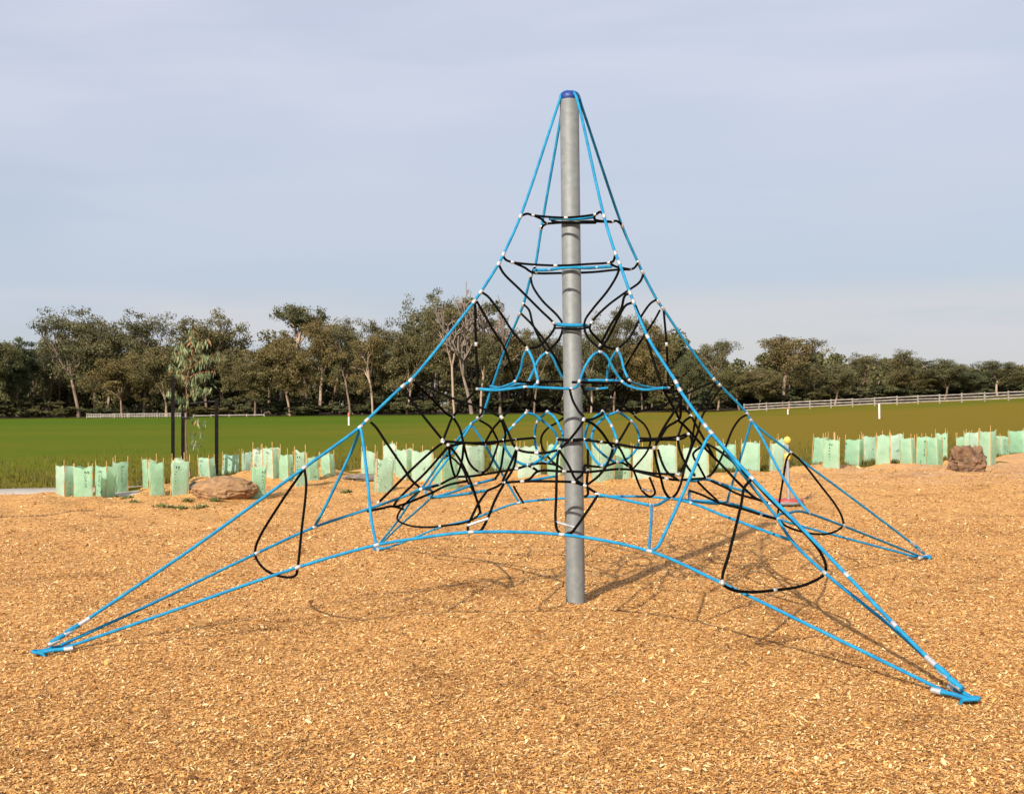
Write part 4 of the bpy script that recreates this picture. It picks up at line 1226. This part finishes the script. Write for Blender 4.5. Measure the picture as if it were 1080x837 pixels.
def make_protos():
    pr = {}
    for key, seed, h, w, kind, leaf, bark in [
        ('open1', 1, 16, 12, 'open', 'gum_leaf', 'bark'), ('open2', 2, 16, 11, 'open', 'gum_leaf', 'pale_bark'), ('open3', 3, 16, 10, 'open', 'gum_leaf', 'bark'),
        ('dense1', 4, 14, 11, 'dense', 'gum_leaf', 'bark'), ('dense2', 5, 14, 12, 'dense', 'dark_leaf', 'bark'), ('dense3', 6, 14, 10, 'dense', 'gum_leaf', 'pale_bark'),
        ('flat1', 8, 17, 12, 'flat', 'gum_leaf', 'pale_bark'), ('flat2', 9, 15, 10, 'flat', 'gum_leaf', 'pale_bark'),
        ('bare1', 10, 18, 9, 'bare', None, 'bare'), ('bush1', 12, 4, 5.5, 'bush', 'dark_leaf', 'bark'), ('bush2', 13, 4, 6, 'bush', 'dark_leaf', 'bark')]:
        wm, lm = gum_mesh(seed, h, w, kind)
        wm.materials.append(mats[bark])
        lme = None
        if lm is not None:
            lme = fast_mesh('crown', lm[0], lm[1], mats[leaf], tint=lm[2], parent=False)
        pr[key] = (wm, lme, h, w)
    return pr


PR = make_protos()


def tree(key, u, vtop, wpx, dy, label, name='gum_tree', cat='tree', group='trees along the far side of the grass', rz=None, trunk_w=1.):
    wm, lme, h, w = PR[key]
    g = random.Random(int(u * 7 + vtop))
    x0 = (u - 540) / FPX
    Y = 170.
    for _ in range(8): Y = float(tree_line(x0 * Y)) + dy
    top = at(u, vtop, Y)
    z = float(H(top.x, Y))
    hh = top.z - z
    ww = wpx / FPX * Y
    root = empty(name, (top.x, Y, z), g.uniform(0, 6.28) if rz is None else rz)
    root.scale = (ww / w, ww / w, hh / h)
    tag(root, label, cat, group)
    o = bpy.data.objects.new('trunk', wm); COL.objects.link(o); o.parent = root
    if lme is not None:
        o = bpy.data.objects.new('crown', lme); COL.objects.link(o); o.parent = root
    return root


TREES = [
    ('dense2', -8, 352, 60, 2, 'dark leafy gum tree cut by the left edge of the picture'),
    ('dense2', 22, 352, 62, 6, 'dark round gum tree at the left edge with open twiggy top'),
    ('open1', 50, 350, 44, 14, 'low dim gum filling the notch before the first tall tree from the left'),
    ('open1', 82, 321, 92, 5, 'first tall spreading gum from the left with pale upper limbs'),
    ('dense3', 112, 334, 62, 10, 'gum between the two tall gums left of the sapling'),
    ('open1', 150, 325, 74, 4, 'tall open gum with separated leaf tufts on top, left of the sapling'),
    ('dense1', 128, 372, 66, 0, 'brownish low gum below the gap between the two tall left gums'),
    ('dense3', 175, 362, 60, 2, 'mid height gum whose crown meets the sapling from the left'),
    ('dense1', 217, 326, 74, 6, 'dense dome topped gum rising directly behind the sapling'),
    ('dense2', 238, 350, 60, 10, 'darker gum behind the right black stake'),
    ('flat1', 290, 311, 88, 6, 'tall umbrella topped gum standing clear above the rest, left of the net'),
    ('dense1', 268, 368, 60, 1, 'rounded olive gum under the left of the umbrella topped gum'),
    ('dense3', 305, 352, 62, 3, 'rounded olive gum under the right of the umbrella topped gum'),
    ('open2', 336, 334, 62, 5, 'broad gum immediately right of the umbrella topped gum'),
    ('open1', 368, 332, 56, 6, 'gum with small knobbly top above the red topped marker post'),
    ('open2', 392, 352, 46, 1, 'slender pale stemmed gum right of the red topped marker post'),
    ('open3', 404, 337, 50, 8, 'gum whose crown dips before the tall group behind the left rope'),
    ('dense3', 428, 350, 56, 3, 'leafy gum crossed by the left blue corner rope'),
    ('open1', 452, 303, 70, 6, 'tallest leafy gum behind the left blue rope, with a loose ragged top'),
    ('open2', 478, 322, 52, 2, 'gum with a long pale trunk just left of the net ropes'),
    ('bare1', 496, 286, 76, 1, 'leafless gum with thin grey twigs rising above the crowns at the left rope'),
    ('bare1', 526, 302, 56, 3, 'second leafless gum, lower and right of the tallest bare one'),
    ('open2', 506, 345, 50, 0, 'gum with an orange brown trunk seen through the left side of the net'),
    ('dense1', 535, 338, 56, 6, 'olive gum behind the left of the pole and the left arch ropes'),
    ('open1', 562, 345, 52, 4, 'thin crowned gum just left of the steel pole'),
    ('dense3', 592, 352, 50, 8, 'gum standing right behind the steel pole'),
    ('open2', 622, 348, 44, 2, 'gum just right of the steel pole with a pale stem'),
    ('open1', 646, 322, 56, 5, 'tall gum inside the net, between the pole and the right front rope'),
    ('dense1', 676, 346, 50, 7, 'gum behind the right front corner rope'),
    ('open3', 702, 334, 50, 5, 'gum with a pointed top between the two right ropes'),
    ('dense2', 724, 368, 40, 2, 'dark low gum in the dip right of the back right rope'),
    ('open2', 756, 357, 46, 4, 'tufted gum over the pale trunk right of the ropes'),
    ('dense2', 780, 384, 50, 1, 'dark spreading gum left of the broad topped gum at the right'),
    ('open2', 824, 352, 76, 4, 'broad topped gum with a leaning pale trunk, tallest tree right of the net'),
    ('open3', 862, 360, 40, 5, 'wispy gum right beside the broad topped gum at the right'),
    ('dense1', 800, 386, 48, 0, 'bushy olive gum under the left of the broad topped gum at the right'),
    ('dense3', 880, 382, 48, 2, 'mid height gum under the wispy gum at the right'),
    ('open1', 906, 371, 50, 5, 'loose gum with forked white limbs above the white fence'),
    ('open3', 937, 369, 50, 3, 'small loose gum above the middle of the white fence'),
    ('dense1', 962, 388, 52, 4, 'low rounded gum left of the dome topped gum at the right'),
    ('dense3', 996, 377, 56, 3, 'dome topped gum over the boulder at the right'),
    ('dense2', 1024, 388, 50, 6, 'dark low gum right of the one over the boulder'),
    ('open2', 1052, 379, 46, 4, 'pale limbed gum near the right edge of the picture'),
    ('dense1', 1082, 384, 52, 5, 'gum cut by the right edge of the picture'),
    ('dense2', -45, 350, 80, 6, 'dark gum just beyond the left edge of the picture'),
    ('dense1', 1125, 378, 70, 6, 'gum just beyond the right edge of the picture'),
]
for k, u, vt, w, dy, lab in TREES:
    tree(k, u, vt, w, dy, lab)

# understorey shrubs along the foot of the trees, each one described by the gap it fills
marks = ['at the far left edge', 'under the dark left gum', 'left of the paling fence', 'behind the left end of the paling fence', 'behind the paling fence', 'left of the sapling',
         'behind the sapling', 'right of the sapling stakes', 'under the umbrella topped gum', 'left of the red topped marker post', 'behind the red topped marker post', 'right of the red topped marker post',
         'left of the left blue rope', 'under the tallest leafy gum', 'by the pale trunks at the left rope', 'left of the net arches', 'behind the left blue arches', 'just left of the pole', 'just right of the pole',
         'behind the right blue arches', 'between the right ropes', 'right of the back right rope', 'at the start of the white fence', 'below the broad topped gum', 'right of the broad topped gum',
         'behind the middle of the white fence', 'left of the boulder above the fence', 'above the boulder', 'near the right edge', 'at the right edge']
rg = random.Random(21)
for i, mk in enumerate(marks):
    u = -5 + i * 1090 / (len(marks) - 1) + rg.uniform(-8, 8)
    base_v = 441 - .0137 * u if u < 800 else 430 - (u - 800) * .045
    vt = base_v - rg.uniform(9, 24)
    tree('bush1' if i % 2 else 'bush2', u, vt, rg.uniform(34, 56), 3 + rg.uniform(0, 6), 'dark understorey shrub ' + mk, 'shrub', 'shrub', 'dark shrubs at the foot of the far trees')

# the wood behind the front trees reads as one mass
def woodland():
    gn = np.random.default_rng(77)
    V = []; T = []
    wood = MB()
    n = 620
    sk = sorted((t[1], t[2]) for t in TREES)
    SU = [q[0] for q in sk]; SV = [q[1] for q in sk]
    for i in range(n):
        x = gn.uniform(-230, 190) if i > 420 else gn.uniform(-110, 110); y = float(tree_line(x)) + gn.uniform(14, 50)
        u = 540 + FPX * x / y
        base = float(H(x, y))
        hh = at(u, float(np.interp(u, SU, SV)) + (gn.uniform(12, 50) if u < 700 else gn.uniform(5, 30)), y).z - base
        hh = max(hh, 3.)
        wood.tube([(x, y, base), (x + gn.normal(0, .3), y, base + hh * .45), (x + gn.normal(0, .6), y, base + hh * .85)], [.22, .16, .08], 4, cap=False)
        for c in range(7):
            cx, cy, cz = x + gn.normal(0, 1.9), y + gn.normal(0, 1.5), base + hh * gn.uniform(.12, .97)
            nl = 190; r = gn.uniform(.9, 2.0)
            d = gn.normal(0, 1, (nl, 3)); d /= np.linalg.norm(d, axis=1)[:, None]
            p = np.array([cx, cy, cz]) + d * (r * gn.random(nl) ** .4)[:, None] * [1, 1, .7]
            ls = gn.uniform(.16, .34, nl)
            e1 = gn.normal(0, 1, (nl, 3)); e1 /= np.linalg.norm(e1, axis=1)[:, None]
            e2 = np.cross(e1, gn.normal(0, 1, (nl, 3))); e2 /= np.linalg.norm(e2, axis=1)[:, None] + 1e-9
            e1 *= ls[:, None]; e2 *= (ls * .5)[:, None]
            V.append(np.stack([p - e1, p + e2, p + e1, p - e2], 1).reshape(-1, 3)); T.append(np.repeat(np.clip(gn.uniform(.2, .8) + gn.normal(0, .15, nl), 0, 1), 4))
    V = np.concatenate(V); b = np.arange(len(V) // 4) * 4
    nv = len(V)
    WV = np.array(wood.v); WF = np.array(wood.f)
    o = fast_mesh('distant_woodland', np.concatenate([V, WV]), np.concatenate([np.stack([b, b + 1, b + 2, b + 3], 1), WF + nv]), [mats['dark_leaf'], mats['bark']],
                  tint=np.concatenate([np.concatenate(T), np.zeros(len(WV))]), mi=np.concatenate([np.zeros(len(b)), np.ones(len(WF))]))
    tag(o, 'dim mass of woodland closing the gaps behind the front row of gums', 'woodland', kind='stuff')


woodland()

# ------------------------------------------------------------------ light, sky
T = gz0(812, 551)
sd = T - POLE
EL = math.atan2(PH, sd.length)
hz = Vector((sd.x, sd.y, 0)).normalized()
sun_dir = (-hz * math.cos(EL) + Vector((0, 0, math.sin(EL)))).normalized()      # towards the sun
s = bpy.data.lights.new('sun', 'SUN'); s.energy = 5.0; s.angle = R(.53); s.color = (1, .93, .83)
so = bpy.data.objects.new('sun', s); COL.objects.link(so)
so.rotation_euler = (-sun_dir).to_track_quat('-Z', 'Y').to_euler()
so.location = (-20, -30, 30)

W = bpy.data.worlds.new('World'); SC.world = W; W.use_nodes = True
nt = W.node_tree; N = nt.nodes; L = nt.links
bg = N['Background']; bg.inputs['Strength'].default_value = .088
sky = N.new('ShaderNodeTexSky'); sky.sky_type = 'NISHITA'; sky.sun_disc = False
sky.sun_elevation = EL; sky.sun_rotation = math.atan2(sun_dir.x, sun_dir.y)
sky.altitude = 50; sky.air_density = 1.0; sky.dust_density = 2.0; sky.ozone_density = 1.2
tc = N.new('ShaderNodeTexCoord')
mp = N.new('ShaderNodeMapping'); mp.inputs['Scale'].default_value = (1.0, 1.0, 5.5); L.new(tc.outputs['Generated'], mp.inputs['Vector'])
n1 = N.new('ShaderNodeTexNoise'); n1.inputs['Scale'].default_value = 2.1; n1.inputs['Detail'].default_value = 5; n1.inputs['Roughness'].default_value = .48; n1.inputs['Distortion'].default_value = .4
L.new(mp.outputs[0], n1.inputs['Vector'])
r1 = N.new('ShaderNodeValToRGB'); r1.color_ramp.elements[0].position = .38; r1.color_ramp.elements[0].color = (.72, .72, .72, 1); r1.color_ramp.elements[1].position = .64; r1.color_ramp.elements[1].color = (1, 1, 1, 1)
L.new(n1.outputs[0], r1.inputs[0])
sep = N.new('ShaderNodeSeparateXYZ'); L.new(tc.outputs['Generated'], sep.inputs[0])
# thin cloud veil: lavender higher up, greyer and paler low down
rv = N.new('ShaderNodeValToRGB')
e = rv.color_ramp.elements; e[0].position = 0.0; e[0].color = (4.9, 5.15, 5.35, 1); e[1].position = .30; e[1].color = (5.7, 5.95, 7.0, 1)
x_ = e.new(.10); x_.color = (4.55, 5.15, 6.1, 1)
L.new(sep.outputs['Z'], rv.inputs[0])
mx = N.new('ShaderNodeMix'); mx.data_type = 'RGBA'
L.new(r1.outputs[0], mx.inputs[0]); L.new(sky.outputs[0], mx.inputs[6]); L.new(rv.outputs[0], mx.inputs[7])
# low warm cloud bank near the horizon
mp2 = N.new('ShaderNodeMapping'); mp2.inputs['Scale'].default_value = (1.3, 1.3, 9.0); mp2.inputs['Location'].default_value = (.35, .2, .1); L.new(tc.outputs['Generated'], mp2.inputs['Vector'])
n2 = N.new('ShaderNodeTexNoise'); n2.inputs['Scale'].default_value = 3.2; n2.inputs['Detail'].default_value = 6; n2.inputs['Roughness'].default_value = .5
L.new(mp2.outputs[0], n2.inputs['Vector'])
r2 = N.new('ShaderNodeMapRange'); r2.interpolation_type = 'SMOOTHSTEP'; r2.inputs[1].default_value = .46; r2.inputs[2].default_value = .66; L.new(n2.outputs[0], r2.inputs[0])
hz1 = N.new('ShaderNodeMapRange'); hz1.interpolation_type = 'SMOOTHSTEP'; hz1.inputs[1].default_value = .098; hz1.inputs[2].default_value = .07; hz1.inputs[3].default_value = 0; hz1.inputs[4].default_value = .5; L.new(sep.outputs['Z'], hz1.inputs[0])
east = N.new('ShaderNodeMapRange'); east.interpolation_type = 'SMOOTHSTEP'; east.inputs[1].default_value = .02; east.inputs[2].default_value = .22; east.inputs[3].default_value = 0; east.inputs[4].default_value = .22; L.new(sep.outputs['X'], east.inputs[0])
ea = N.new('ShaderNodeMath'); ea.operation = 'ADD'; L.new(n2.outputs[0], ea.inputs[0]); L.new(east.outputs[0], ea.inputs[1]); L.new(ea.outputs[0], r2.inputs[0])
mu = N.new('ShaderNodeMath'); mu.operation = 'MULTIPLY'; L.new(r2.outputs[0], mu.inputs[0]); L.new(hz1.outputs[0], mu.inputs[1])
mx2 = N.new('ShaderNodeMix'); mx2.data_type = 'RGBA'; L.new(mu.outputs[0], mx2.inputs[0]); L.new(mx.outputs[2], mx2.inputs[6]); mx2.inputs[7].default_value = (6.0, 5.8, 5.8, 1)
L.new(mx2.outputs[2], bg.inputs['Color'])

# ------------------------------------------------------------------ camera
cam = bpy.data.cameras.new('camera'); co = bpy.data.objects.new('camera', cam); COL.objects.link(co)
cam.sensor_fit = 'HORIZONTAL'; cam.sensor_width = 36; cam.lens = FPX / 1080 * 36
cam.clip_start = .05; cam.clip_end = 9000
fwd = ray(540, 418.5).normalized(); right = (ray(640, 418.5) - ray(540, 418.5)).normalized(); up = right.cross(fwd)
m3 = Matrix((right, up, -fwd)).transposed()
co.matrix_world = Matrix.Translation((0, 0, CAMH)) @ m3.to_4x4()
SC.camera = co
vs_ = SC.view_settings
vs_.view_transform = 'Standard'; vs_.look = 'None'; vs_.exposure = .46; vs_.gamma = 1; vs_.use_curve_mapping = False
SC.render.engine = 'CYCLES'
SC.cycles.max_bounces = 6; SC.cycles.transparent_max_bounces = 12
